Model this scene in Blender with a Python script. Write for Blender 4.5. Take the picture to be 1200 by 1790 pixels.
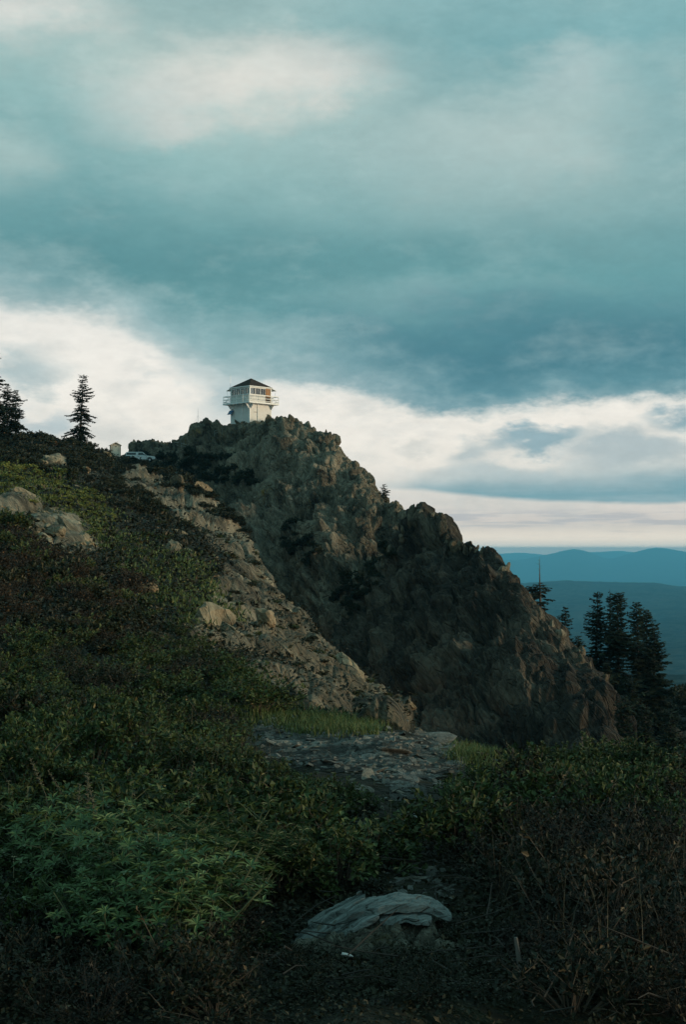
import bpy, math, random
import numpy as np
from mathutils import Vector, Matrix
from mathutils.bvhtree import BVHTree

SC = bpy.context.scene
for o in list(bpy.data.objects):
    bpy.data.objects.remove(o)
R = math.radians
COL = SC.collection

# ------------------------------------------------------------------ camera
FOC, HOR = 2486.0, 963.0          # 50 mm on a portrait 35 mm frame: focal length and eye level in photo pixels
cam = bpy.data.cameras.new("camera")
cam.sensor_fit = 'VERTICAL'
cam.sensor_height = 36.0
cam.sensor_width = 24.0
cam.lens = 50.0
cam.shift_y = (HOR - 895.0) / 1790.0
cam.clip_start = 0.1
cam.clip_end = 120000.0
camo = bpy.data.objects.new("camera", cam)
camo.rotation_euler = (R(90), 0, 0)
COL.objects.link(camo)
SC.camera = camo

def at(px, py, d):
    """point seen at photo pixel (px, py) standing d metres in front of the camera"""
    return Vector(((px - 600.0) / FOC * d, d, (HOR - py) / FOC * d))

def lin(r, g, b):
    def f(c):
        c /= 255.0
        return c / 12.92 if c <= 0.04045 else ((c + 0.055) / 1.055) ** 2.4
    return (f(r), f(g), f(b), 1.0)

# ------------------------------------------------------------------ render settings
SC.view_settings.view_transform = 'Standard'
SC.view_settings.look = 'None'
SC.view_settings.gamma = 1.0
SC.view_settings.exposure = 0.0
SC.view_settings.use_curve_mapping = False
SC.render.engine = 'CYCLES'
SC.cycles.max_bounces = 6
SC.cycles.diffuse_bounces = 3
SC.cycles.glossy_bounces = 2
SC.cycles.transmission_bounces = 4
SC.cycles.transparent_max_bounces = 12
SC.cycles.volume_bounces = 1
SC.cycles.use_denoising = True
SC.cycles.denoiser = 'OPENIMAGEDENOISE'
SC.cycles.denoising_input_passes = 'RGB_ALBEDO_NORMAL'
SC.cycles.sample_clamp_direct = 4.0
SC.cycles.sample_clamp_indirect = 3.0
SC.cycles.use_fast_gi = False

# ------------------------------------------------------------------ node arithmetic
class NT:
    def __init__(s, tree):
        s.t = tree
    def new(s, typ, **kw):
        n = s.t.nodes.new(typ)
        for k, v in kw.items():
            setattr(n, k, v)
        return n
    def link(s, a, b):
        s.t.links.new(a.s if isinstance(a, V) else a, b)
    def put(s, inp, v):
        if isinstance(v, V):
            s.t.links.new(v.s, inp)
        elif hasattr(v, 'is_output'):
            s.t.links.new(v, inp)
        else:
            inp.default_value = v
    def m(s, op, *a, clamp=False):
        n = s.new('ShaderNodeMath', operation=op)
        n.use_clamp = clamp
        for i, v in enumerate(a):
            s.put(n.inputs[i], v)
        return V(s, n.outputs[0])
    def smooth(s, x, lo, hi):
        n = s.new('ShaderNodeMapRange', interpolation_type='SMOOTHSTEP')
        s.put(n.inputs[0], x); s.put(n.inputs[1], lo); s.put(n.inputs[2], hi)
        return V(s, n.outputs[0])
    def mix(s, f, a, b, typ='MIX'):
        n = s.new('ShaderNodeMix', data_type='RGBA', blend_type=typ)
        s.put(n.inputs[0], f); s.put(n.inputs[6], a); s.put(n.inputs[7], b)
        return V(s, n.outputs[2])
    def noise(s, vec, scale, detail=4.0, rough=0.55, dist=0.0):
        n = s.new('ShaderNodeTexNoise')
        s.put(n.inputs['Vector'], vec)
        n.inputs['Scale'].default_value = scale
        n.inputs['Detail'].default_value = detail
        n.inputs['Roughness'].default_value = rough
        n.inputs['Distortion'].default_value = dist
        return V(s, n.outputs['Fac']), V(s, n.outputs['Color'])
    def ramp(s, x, stops, interp='LINEAR'):
        n = s.new('ShaderNodeValToRGB')
        n.color_ramp.interpolation = interp
        e = n.color_ramp.elements
        while len(e) < len(stops):
            e.new(0.5)
        for el, (p, c) in zip(e, stops):
            el.position = p; el.color = c
        s.put(n.inputs[0], x)
        return V(s, n.outputs[0])
    def curve(s, x, pts):
        """float curve over x in 0..1"""
        n = s.new('ShaderNodeFloatCurve')
        c = n.mapping.curves[0]
        while len(c.points) < len(pts):
            c.points.new(0.5, 0.5)
        for p, (a, b) in zip(c.points, pts):
            p.location = (a, b)
        n.mapping.update()
        s.put(n.inputs['Value'], x)
        return V(s, n.outputs[0])

class V:
    def __init__(s, nt, sock):
        s.n, s.s = nt, sock
    def __add__(s, o): return s.n.m('ADD', s, o)
    __radd__ = __add__
    def __sub__(s, o): return s.n.m('SUBTRACT', s, o)
    def __rsub__(s, o): return s.n.m('SUBTRACT', o, s)
    def __mul__(s, o): return s.n.m('MULTIPLY', s, o)
    __rmul__ = __mul__
    def __truediv__(s, o): return s.n.m('DIVIDE', s, o)

# ------------------------------------------------------------------ sky
SUN_EL, SUN_AZ = R(6.5), R(104.0)          # low in the west: to the right of the view and slightly behind it (azimuth from +Y towards +X)
world = bpy.data.worlds.new("World")
SC.world = world
world.use_nodes = True
world.cycles.sampling_method = 'MANUAL'
world.cycles.sample_map_resolution = 1024
wt = world.node_tree
wt.nodes.clear()
n = NT(wt)
tc = n.new('ShaderNodeTexCoord')
D = V(n, tc.outputs['Generated'])
sep = n.new('ShaderNodeSeparateXYZ'); n.link(D, sep.inputs[0])
dx, dy, dz = (V(n, o) for o in sep.outputs)
az = n.m('ARCTAN2', dx, dy)
hyp = n.m('SQRT', dx * dx + dy * dy)
hyp = n.m('MAXIMUM', hyp, 0.02)
el = n.m('MINIMUM', dz / hyp, 1.2) * FOC
# cloud-plane coordinates: azimuth folded so that the pattern goes on all round
U0 = n.m('PINGPONG', az * (FOC * 1.012) + 640.0 + 1280.0 * 8, 1280.0) - 40.0
W0 = HOR - el                                # the same units as the photo's rows, so larger is lower
stretch = n.new('ShaderNodeVectorMath', operation='MULTIPLY')
n.link(D, stretch.inputs[0]); stretch.inputs[1].default_value = (1.0, 1.0, 2.2)
SV = V(n, stretch.outputs[0])
_, wc = n.noise(SV, 5.5, 5.0, 0.52)
ws = n.new('ShaderNodeSeparateXYZ'); n.link(wc, ws.inputs[0])
wx, wy, wz = (V(n, o) for o in ws.outputs)
f_mid, fc = n.noise(SV, 16.0, 6.0, 0.58)
f_fine, _ = n.noise(SV, 45.0, 5.0, 0.6)
near_h = n.smooth(el, 20.0, 260.0)           # the warp calms down towards the horizon
amp = near_h * 0.8 + 0.2
U = U0 + (wx - 0.5) * 300.0 * amp + (f_mid - 0.5) * 190.0 * amp + (f_fine - 0.5) * 60.0 * amp
W = W0 + (wy - 0.5) * 170.0 * amp + (f_mid - 0.5) * 110.0 * amp + (f_fine - 0.5) * 44.0 * amp

def blob(col, cx, cy, rx, ry, color, amount, hard=0.0, u=None, w=None, tilt=0.0):
    u = U if u is None else u
    w = W if w is None else w
    a = (u - cx) * (1.0 / rx)
    b = (w - cy - (u - cx) * tilt) * (1.0 / ry) if tilt else (w - cy) * (1.0 / ry)
    d = n.m('SQRT', a * a + b * b)
    k = n.smooth(d, 1.0 + 0.5 * (1 - hard), hard * 0.8)
    return n.mix(k * amount, col, lin(*color))

# the bright far sky below the cloud deck
streak_v = n.new('ShaderNodeVectorMath', operation='MULTIPLY')
n.link(D, streak_v.inputs[0]); streak_v.inputs[1].default_value = (1.0, 1.0, 14.0)
s1, _ = n.noise(V(n, streak_v.outputs[0]), 7.0, 5.0, 0.6)
s2, _ = n.noise(V(n, streak_v.outputs[0]), 22.0, 4.0, 0.6)
back = n.ramp((W0 - 500.0) * (1 / 500.0), [
    (0.0, lin(226, 226, 220)), (0.30, lin(243, 239, 230)), (0.60, lin(242, 236, 225)),
    (0.74, lin(226, 220, 211)), (0.82, lin(226, 214, 204)), (0.865, lin(240, 226, 210)), (0.90, lin(246, 232, 214)), (1.0, lin(238, 222, 205))])
back = n.mix(n.smooth(f_mid, 0.44, 0.75) * 0.55, back, lin(190, 196, 194))
for args in [
        (30, 650, 85, 40, (172, 190, 192), .9, .2), (70, 728, 80, 30, (176, 192, 196), .85, .2), (345, 690, 75, 50, (176, 194, 196), .9, .2),
        (820, 788, 62, 26, (186, 196, 196), .95, .35), (965, 775, 105, 22, (150, 176, 184), 1, .4),
        (1190, 745, 60, 26, (140, 170, 180), .95, .3), (1130, 800, 130, 26, (170, 186, 190), .85, .3),
        (690, 775, 50, 16, (205, 206, 200), .7, .2), (900, 822, 200, 16, (180, 194, 196), .7, .2)]:
    back = blob(back, *args)
# the flat-bottomed bank over the right-hand horizon
Wc = W0 + (wy - 0.5) * 40.0 + (f_mid - 0.5) * 36.0
top = n.curve((U0 + 40.0) * (1 / 1280.0), [(0, .50), (.50, .52), (.56, .46), (.66, .30), (.8, .22), (1, .18)]) * 100.0 + 788.0
bot = n.curve((U0 + 40.0) * (1 / 1280.0), [(0, .40), (.56, .43), (.70, .60), (.8, .68), (1, .70)]) * 100.0 + 812.0
k = n.smooth(Wc - top, -14.0, 34.0) * n.smooth(bot - (W0 + (f_mid - 0.5) * 14.0), -3.0, 7.0)
bank = n.mix(n.smooth(Wc - top, 0.0, 60.0), lin(186, 198, 198), lin(112, 158, 170))
bank = n.mix(n.smooth(s1, 0.35, 0.7) * 0.55, bank, lin(168, 188, 192))
back = n.mix(k * n.smooth(U0, 560.0, 740.0) * 0.97, back, bank)
k = n.smooth(W0, 886.0, 900.0) * n.smooth(W0, 928.0, 914.0)
back = n.mix(k * n.smooth(s2, 0.42, 0.62) * 0.7, back, lin(186, 186, 190))
back = n.mix(n.smooth(s2, 0.56, 0.70) * n.smooth(W0, 900.0, 930.0) * 0.5, back, lin(204, 194, 190))

# the deck
edge = n.curve((U0 + 40.0) * (1 / 1280.0), [
    (0, .30), (.04, .32), (.12, .34), (.17, .40), (.23, .50), (.30, .60), (.42, .645), (.50, .65), (.56, .69), (.63, .735), (.72, .76), (.84, .74), (.93, .715), (1, .70)]) * 400.0 + 422.0
We = W0 + (wy - 0.5) * 80.0 + (f_mid - 0.5) * 90.0 + (f_fine - 0.5) * 44.0
# away from the sunset (to the left of the view and behind it) the deck comes down over the horizon
shut = n.m('MAXIMUM', n.smooth(az, -0.33, -0.75), n.smooth(az, 2.3, 2.8))
edge = edge + shut * 620.0
h = edge - We
soft = n.smooth(U0, 100.0, 900.0)
mask = n.smooth(h, -14.0, 36.0 - soft * 18.0)
deck_r = n.ramp(h * (1 / 1000.0), [
    (0.000, lin(124, 158, 166)), (0.038, lin(86, 134, 146)), (0.099, lin(70, 121, 134)), (0.228, lin(98, 150, 155)),
    (0.380, lin(132, 168, 169)), (0.517, lin(146, 178, 178)), (0.646, lin(118, 166, 171)), (0.707, lin(126, 170, 174)), (1.000, lin(104, 152, 158))])
deck_l = n.ramp(h * (1 / 1000.0), [
    (0.000, lin(176, 194, 194)), (0.061, lin(130, 166, 170)), (0.129, lin(96, 146, 151)), (0.251, lin(108, 156, 159)),
    (0.380, lin(134, 174, 174)), (0.532, lin(160, 186, 183)), (0.669, lin(150, 180, 179)), (0.714, lin(150, 180, 180)), (1.000, lin(104, 152, 157))])
deck = n.mix(n.smooth(U0, 350.0, 850.0), deck_l, deck_r)
for args in [
        (390, 145, 240, 75, (206, 211, 204), .9), (250, 190, 110, 60, (192, 200, 196), .5), (560, 120, 110, 60, (206, 210, 204), .7),
        (40, 0, 160, 70, (212, 216, 210), .9), (30, 300, 120, 60, (166, 190, 187), .6), (950, 240, 200, 90, (168, 190, 188), .62),
        (1010, 130, 90, 50, (176, 194, 193), .5), (720, 280, 170, 60, (156, 182, 181), .4),
        (330, 465, 400, 85, (80, 132, 138), .75), (730, 440, 260, 60, (90, 140, 145), .6), (1190, 200, 90, 200, (112, 158, 163), .55),
        (690, 60, 130, 80, (128, 168, 170), .5), (940, 600, 270, 60, (66, 117, 130), .75), (640, 520, 160, 40, (116, 158, 161), .6),
        (880, 515, 150, 26, (112, 156, 160), .5)]:
    deck = blob(deck, *args)
deck = n.mix(n.smooth(f_mid * 0.7 + f_fine * 0.3, 0.44, 0.72) * 0.22, deck, lin(170, 194, 192))
deck = n.mix(n.smooth(wz, 0.50, 0.30) * 0.30, deck, lin(84, 136, 142))
glow = n.smooth(el, 44.0, 6.0)                # the afterglow low over the horizon
back = n.mix(glow * 0.9, back, (1.65, 1.30, 1.00, 1))
back = n.mix(n.smooth(el, 16.0, 2.0), back, (2.7, 2.1, 1.6, 1))
deck = n.mix(1.0, deck, (1.20, 1.13, 1.12, 1), 'MULTIPLY')
sky_col = n.mix(mask, back, deck)
mott, _ = n.noise(SV, 110.0, 4.0, 0.65)       # fine mottling of the cloud
mg = (mott - 0.5) * 0.13 + (f_fine - 0.5) * 0.16 + 1.0
mc = n.new('ShaderNodeCombineColor')
for q_ in range(3): n.put(mc.inputs[q_], mg)
sky_col = n.mix(n.smooth(el, -5.0, 60.0), sky_col, n.mix(1.0, sky_col, mc.outputs[0], 'MULTIPLY'))
# below eye level the far air goes on in the colour of the horizon
nish = n.new('ShaderNodeTexSky', sky_type='NISHITA')
nish.sun_disc = False
nish.sun_elevation = SUN_EL
nish.sun_rotation = SUN_AZ
nish.altitude = 2000.0
bg_clear = n.new('ShaderNodeBackground'); bg_clear.inputs[1].default_value = 0.06
n.link(nish.outputs[0], bg_clear.inputs[0])
bg_cloud = n.new('ShaderNodeBackground'); bg_cloud.inputs[1].default_value = 1.05
n.link(sky_col, bg_cloud.inputs[0])
ms = n.new('ShaderNodeMixShader'); ms.inputs[0].default_value = 0.96
n.link(bg_clear.outputs[0], ms.inputs[1]); n.link(bg_cloud.outputs[0], ms.inputs[2])
wo = n.new('ShaderNodeOutputWorld'); n.link(ms.outputs[0], wo.inputs[0])

# ------------------------------------------------------------------ the low sun behind thin cloud
sun = bpy.data.lights.new("sun", 'SUN')
sun.energy = 2.4
sun.angle = R(10)
sun.color = (1.0, 0.80, 0.54)
suno = bpy.data.objects.new("sun", sun)
sd = Vector((math.sin(SUN_AZ) * math.cos(SUN_EL), math.cos(SUN_AZ) * math.cos(SUN_EL), math.sin(SUN_EL)))
suno.rotation_euler = sd.to_track_quat('Z', 'Y').to_euler()
COL.objects.link(suno)
# ------------------------------------------------------------------ object helpers
def tag(o, label=None, cat=None, group=None, kind=None):
    if label: o['label'] = label
    if cat: o['category'] = cat
    if group: o['group'] = group
    if kind: o['kind'] = kind
    return o

def mesh_np(name, verts, faces, mats=(), smooth=False, midx=None):
    """mesh from a vertex array and one or more face arrays (all the faces of one array have the same corner count)"""
    me = bpy.data.meshes.new(name)
    verts = np.asarray(verts, dtype=np.float32)
    if isinstance(faces, np.ndarray):
        faces = [faces]
    faces = [np.asarray(f, dtype=np.int32) for f in faces if len(f)]
    tot = np.concatenate([np.full(len(f), f.shape[1], dtype=np.int32) for f in faces])
    start = np.concatenate([[0], np.cumsum(tot)[:-1]]).astype(np.int32)
    idx = np.concatenate([f.ravel() for f in faces])
    me.vertices.add(len(verts)); me.vertices.foreach_set('co', verts.ravel())
    me.loops.add(len(idx)); me.loops.foreach_set('vertex_index', idx)
    me.polygons.add(len(tot)); me.polygons.foreach_set('loop_start', start)
    me.polygons.foreach_set('use_smooth', np.full(len(tot), bool(smooth)))
    if midx is not None:
        me.polygons.foreach_set('material_index', np.asarray(midx, dtype=np.int32))
    for m_ in mats:
        me.materials.append(m_)
    me.update(calc_edges=True)
    return me

def link(name, me, parent=None):
    o = bpy.data.objects.new(name, me)
    COL.objects.link(o)
    if parent is not None:
        o.parent = parent
    return o

def empty(name, loc=(0, 0, 0), rz=0.0):
    o = bpy.data.objects.new(name, None)
    o.empty_display_size = 0.2
    o.location = loc
    o.rotation_euler = (0, 0, rz)
    COL.objects.link(o)
    return o

class MB:
    """collects boxes, tubes and polygons into one mesh"""
    def __init__(s):
        s.v, s.f, s.mi = [], [], []
        s.cur = 0
    def add(s, vs, fs):
        b = len(s.v)
        s.v += [tuple(p) for p in vs]
        s.f += [tuple(b + i for i in f) for f in fs]
        s.mi += [s.cur] * len(fs)
        return s
    def box(s, c, d, rot=None):
        x, y, z = d[0] / 2, d[1] / 2, d[2] / 2
        ps = [Vector((i * x, j * y, k * z)) for k in (-1, 1) for j in (-1, 1) for i in (-1, 1)]
        if rot is not None:
            ps = [rot @ p for p in ps]
        c = Vector(c)
        return s.add([c + p for p in ps], [(0, 2, 3, 1), (4, 5, 7, 6), (0, 1, 5, 4), (2, 6, 7, 3), (0, 4, 6, 2), (1, 3, 7, 5)])
    def tube(s, a, b, r0, r1=None, n=8, cap=True):
        a, b = Vector(a), Vector(b)
        r1 = r0 if r1 is None else r1
        d = (b - a)
        q = d.to_track_quat('Z', 'Y').to_matrix()
        vs = []
        for p, r in ((a, r0), (b, r1)):
            for i in range(n):
                t = 2 * math.pi * i / n
                vs.append(p + q @ Vector((math.cos(t) * r, math.sin(t) * r, 0)))
        fs = [(i, (i + 1) % n, n + (i + 1) % n, n + i) for i in range(n)]
        if cap:
            fs += [tuple(reversed(range(n))), tuple(range(n, 2 * n))]
        return s.add(vs, fs)
    def prism(s, pts, axis_vec):
        """polygon pts extruded by axis_vec"""
        n_ = len(pts)
        a = Vector(axis_vec)
        vs = [Vector(p) for p in pts] + [Vector(p) + a for p in pts]
        fs = [tuple(reversed(range(n_))), tuple(range(n_, 2 * n_))] + [(i, (i + 1) % n_, n_ + (i + 1) % n_, n_ + i) for i in range(n_)]
        return s.add(vs, fs)
    def mesh(s, name, *mats, smooth=False):
        me = bpy.data.meshes.new(name)
        me.from_pydata(s.v, [], s.f)
        for m_ in mats:
            me.materials.append(m_)
        me.polygons.foreach_set('material_index', s.mi)
        me.polygons.foreach_set('use_smooth', [smooth] * len(s.f))
        me.update()
        return me
    def build(s, name, mat, parent=None, smooth=False):
        mats = mat if isinstance(mat, (list, tuple)) else [mat]
        return link(name, s.mesh(name, *mats, smooth=smooth), parent)

# ------------------------------------------------------------------ materials
def new_mat(name):
    m_ = bpy.data.materials.new(name)
    m_.use_nodes = True
    nt = NT(m_.node_tree)
    return m_, nt, m_.node_tree.nodes['Principled BSDF']

def c4(c):
    return (c[0], c[1], c[2], 1.0)

def rock_mat(name, dark, mid, light, lichen=(0.16, 0.11, 0.025), lich=0.64, scale=1.0, grain=None, keep=0.3, bump=0.5, bd=0.1, veg=None, objvar=None):
    m_, nt, bs = new_mat(name)
    g = nt.new('ShaderNodeNewGeometry')
    P = V(nt, g.outputs['Position'])
    if grain is not None:            # bedding: the pattern is drawn out along one direction
        dt = nt.new('ShaderNodeVectorMath', operation='DOT_PRODUCT'); nt.link(P, dt.inputs[0]); dt.inputs[1].default_value = grain
        sc_ = nt.new('ShaderNodeVectorMath', operation='SCALE'); sc_.inputs[0].default_value = grain
        nt.put(sc_.inputs['Scale'], V(nt, dt.outputs['Value']) * (1 - keep))
        sb = nt.new('ShaderNodeVectorMath', operation='SUBTRACT'); nt.link(P, sb.inputs[0]); nt.link(sc_.outputs[0], sb.inputs[1])
        P = V(nt, sb.outputs[0])
    a, _ = nt.noise(P, 0.16 * scale, 6, 0.62, 0.4)
    b, _ = nt.noise(P, 0.9 * scale, 6, 0.65, 0.3)
    c, _ = nt.noise(P, 5.0 * scale, 5, 0.7)
    l, _ = nt.noise(P, 0.33 * scale, 6, 0.7, 0.6)
    x = a * 0.45 + b * 0.35 + c * 0.25
    col = nt.ramp(x, [(0.42, c4(dark)), (0.515, c4(mid)), (0.63, c4(light))])
    col = nt.mix(nt.smooth(c, 0.60, 0.72) * 0.5, col, c4(light))
    col = nt.mix(nt.smooth(l, lich, lich + 0.07) * nt.smooth(b, 0.42, 0.58) * 0.85, col, c4(lichen))
    vor = nt.new('ShaderNodeTexVoronoi', feature='DISTANCE_TO_EDGE')
    nt.link(P, vor.inputs['Vector']); vor.inputs['Scale'].default_value = 1.3 * scale
    crack = nt.smooth(V(nt, vor.outputs['Distance']), 0.0, 0.07)
    if veg is not None:
        at_ = nt.new('ShaderNodeAttribute', attribute_name='veg')
        k = nt.smooth(V(nt, at_.outputs['Fac']) + (b - 0.5) * 0.9 + (c - 0.5) * 0.5, 0.38, 0.55)
        vc = nt.ramp(b * 0.6 + c * 0.4, [(0.42, c4(veg[0])), (0.58, c4(veg[1]))])
        col = nt.mix(k, col, vc)
    if objvar is not None:
        oi = nt.new('ShaderNodeObjectInfo'); rnd = V(nt, oi.outputs['Random'])
        col = nt.mix(nt.smooth(rnd, 0.35, 1.0) * 0.55, col, nt.mix(1.0, col, c4(objvar), 'MULTIPLY'))
        col = nt.mix(nt.smooth(rnd, 0.45, 0.0) * 0.5, col, nt.mix(1.0, col, (0.45, 0.45, 0.45, 1), 'MULTIPLY'))
    nt.put(bs.inputs['Base Color'], col)
    bs.inputs['Roughness'].default_value = 0.9
    bs.inputs['Specular IOR Level'].default_value = 0.25
    bmp = nt.new('ShaderNodeBump')
    bmp.inputs['Strength'].default_value = bump
    bmp.inputs['Distance'].default_value = bd
    nt.put(bmp.inputs['Height'], b * 1.2 + c * 0.8 + crack * 0.45)
    nt.link(bmp.outputs[0], bs.inputs['Normal'])
    return m_

def leaf_mat(name, c0, c1, c2=None, rough=0.6, amt2=0.12, spec=0.3):
    """leaf colours that vary from plant to plant and from leaf to leaf"""
    m_, nt, bs = new_mat(name)
    oi = nt.new('ShaderNodeObjectInfo')
    g = nt.new('ShaderNodeNewGeometry')
    ri = V(nt, g.outputs['Random Per Island'])
    a, _ = nt.noise(g.outputs['Position'], 0.7, 3, 0.6)
    x = ri * 0.45 + V(nt, oi.outputs['Random']) * 0.3 + a * 0.35
    col = nt.ramp(x, [(0.2, c4(c0)), (0.8, c4(c1))])
    if c2 is not None:
        col = nt.mix(nt.smooth(ri, 1.0 - amt2, 1.0 - amt2 + 0.02) * 0.9, col, c4(c2))
    nt.put(bs.inputs['Base Color'], col)
    bs.inputs['Roughness'].default_value = rough
    bs.inputs['Specular IOR Level'].default_value = spec
    return m_

def plain_mat(name, c, rough=0.7, metal=0.0, var=0.12, scale=3.0, bump=0.0, spec=0.4, dirt=None):
    m_, nt, bs = new_mat(name)
    tc_ = nt.new('ShaderNodeTexCoord')
    a, _ = nt.noise(tc_.outputs['Object'], scale, 5, 0.6)
    lo = [x * (1 - var) for x in c[:3]]; hi = [min(1, x * (1 + var)) for x in c[:3]]
    col = nt.ramp(a, [(0.3, c4(lo)), (0.7, c4(hi))])
    if dirt is not None:
        d, _ = nt.noise(tc_.outputs['Object'], scale * 0.6, 6, 0.7)
        col = nt.mix(nt.smooth(d, 0.52, 0.72) * 0.6, col, c4(dirt))
    nt.put(bs.inputs['Base Color'], col)
    bs.inputs['Roughness'].default_value = rough
    bs.inputs['Metallic'].default_value = metal
    bs.inputs['Specular IOR Level'].default_value = spec
    if bump:
        bmp = nt.new('ShaderNodeBump'); bmp.inputs['Strength'].default_value = bump; bmp.inputs['Distance'].default_value = 0.02
        nt.put(bmp.inputs['Height'], a); nt.link(bmp.outputs[0], bs.inputs['Normal'])
    return m_

# ------------------------------------------------------------------ numpy noise
def _hash(ix, iy, iz, seed):
    h = (ix.astype(np.int64) * 374761393 + iy.astype(np.int64) * 668265263 + iz.astype(np.int64) * 2147483647 + seed * 974634777) & 0xFFFFFFFF
    h = ((h ^ (h >> 13)) * 1274126177) & 0xFFFFFFFF
    return h ^ (h >> 16)

def _unit(h, k):
    h = ((h + k * 2654435769) & 0xFFFFFFFF)
    h = ((h ^ (h >> 15)) * 2246822519) & 0xFFFFFFFF
    h = ((h ^ (h >> 13)) * 3266489917) & 0xFFFFFFFF
    return ((h ^ (h >> 16)) & 0xFFFFFF) / float(0xFFFFFF)

def vnoise(P, seed=0):
    i = np.floor(P).astype(np.int64); f = P - i
    f = f * f * (3 - 2 * f)
    out = 0
    for a in (0, 1):
        for b in (0, 1):
            for c in (0, 1):
                w = (f[:, 0] if a else 1 - f[:, 0]) * (f[:, 1] if b else 1 - f[:, 1]) * (f[:, 2] if c else 1 - f[:, 2])
                out = out + w * _unit(_hash(i[:, 0] + a, i[:, 1] + b, i[:, 2] + c, seed), 1)
    return out

def fbm(P, size, octv=4, seed=0, gain=0.5):
    q = P / size; s = 0; a = 1; t = 0
    for k in range(octv):
        s = s + a * (vnoise(q, seed + k * 17) - 0.5); t += a
        a *= gain; q = q * 2.03 + 11.3
    return s / t * 2

def blocks(P, size, seed=0, tilt=0.6, M=None, groove=0.12):
    """broken rock: every cell is a plane of its own height and tilt, so that its borders are steps and cracks"""
    q = P if M is None else P @ M
    q = q / size
    i0 = np.floor(q - 0.5).astype(np.int64)
    best = np.full(len(q), 1e9); val = np.zeros(len(q)); second = np.full(len(q), 1e9)
    for a in (0, 1):
        for b in (0, 1):
            for c in (0, 1):
                ii = i0 + np.array([a, b, c])
                h = _hash(ii[:, 0], ii[:, 1], ii[:, 2], seed)
                ctr = ii + 0.5 + (np.stack([_unit(h, 1), _unit(h, 2), _unit(h, 3)], 1) - 0.5) * 0.75
                dlt = q - ctr
                d = (dlt * dlt).sum(1)
                t = np.stack([_unit(h, 4), _unit(h, 5), _unit(h, 6)], 1) - 0.5
                v = (_unit(h, 7) - 0.5) + (dlt * t).sum(1) * 2 * tilt
                closer = d < best
                second = np.where(closer, best, np.minimum(second, d))
                val = np.where(closer, v, val); best = np.where(closer, d, best)
    crack = np.clip((np.sqrt(second) - np.sqrt(best)) / 0.12, 0, 1)
    return val - (1 - crack) * groove

def facets(P, size, seed=0, M=None, K=1.5, frame=None, jit=0.5, groove=0.35, cw=0.16):
    """jointed rock: the upper envelope of tilted blocks, continuous, with flat faces and sharp creases"""
    q = (P if M is None else P @ M) / size
    i0 = np.floor(q - 0.5).astype(np.int64)
    F = np.eye(3) if frame is None else frame
    best = np.full(len(q), -9.0); second = np.full(len(q), -9.0)
    for a in (0, 1):
        for b in (0, 1):
            for c in (0, 1):
                ii = i0 + np.array([a, b, c])
                h = _hash(ii[:, 0], ii[:, 1], ii[:, 2], seed)
                ctr = ii + 0.5 + (np.stack([_unit(h, 1), _unit(h, 2), _unit(h, 3)], 1) - 0.5) * 0.7
                d = q - ctr
                e_ = 0
                for k in range(3):
                    ax = F[k][None, :] + (np.stack([_unit(h, 8 + 3 * k), _unit(h, 9 + 3 * k), _unit(h, 10 + 3 * k)], 1) - 0.5) * 2 * jit
                    e_ = np.maximum(e_, np.abs((d * ax).sum(1)) / np.linalg.norm(ax, axis=1))
                v = _unit(h, 7) * 0.75 - K * np.maximum(e_ - 0.12, 0)
                second = np.maximum(second, np.minimum(best, v)); best = np.maximum(best, v)
    crack = np.clip(1 - (best - second) / cw, 0, 1)
    best = best - crack * crack * groove
    return best - np.mean(best)

def strata(P, nrm_, period, seed=0, fall=0.2, warp=0.0, wsize=5.0):
    """tilted beds: each layer climbs slowly and drops off at a short broken edge; layers differ in height"""
    s_ = P @ nrm_ / period
    if warp: s_ = s_ + fbm(P, wsize, 4, seed) * warp
    k = np.floor(s_).astype(np.int64); fr = s_ - k
    z0 = np.zeros_like(k)
    def hgt(kk): return 0.35 + 0.65 * _unit(_hash(kk, z0, z0, seed), 3)
    v = np.where(fr < 1 - fall, fr / (1 - fall), (1 - fr) / fall) * hgt(k)
    return v - np.mean(v)

def gauss_smooth(A, sig, axis):
    if sig <= 0: return A
    r = int(sig * 3) + 1
    k = np.exp(-0.5 * (np.arange(-r, r + 1) / sig) ** 2); k /= k.sum()
    A = np.moveaxis(A, axis, 0)
    pad = np.concatenate([np.repeat(A[:1], r, 0), A, np.repeat(A[-1:], r, 0)], 0)
    out = sum(k[j] * pad[j:j + len(A)] for j in range(2 * r + 1))
    return np.moveaxis(out, 0, axis)

def poly_mask(px, py, poly, soft=14.0):
    """1 inside the polygon, falling to 0 over soft units outside it"""
    x, y = px.ravel(), py.ravel()
    n_ = len(poly)
    d = np.full(x.shape, 1e18); inside = np.zeros(x.shape, bool)
    for i in range(n_):
        x0, y0 = poly[i]; x1, y1 = poly[(i + 1) % n_]
        ex, ey = x1 - x0, y1 - y0
        t = np.clip(((x - x0) * ex + (y - y0) * ey) / (ex * ex + ey * ey), 0, 1)
        d = np.minimum(d, (x - x0 - t * ex) ** 2 + (y - y0 - t * ey) ** 2)
        cond = ((y0 <= y) & (y1 > y)) | ((y1 <= y) & (y0 > y))
        if y1 != y0:
            inside ^= cond & (x < x0 + (y - y0) / (y1 - y0) * ex)
    d = np.sqrt(d) * np.where(inside, 1, -1)
    return np.clip(0.5 + d / (2 * soft), 0, 1).reshape(px.shape)

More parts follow.
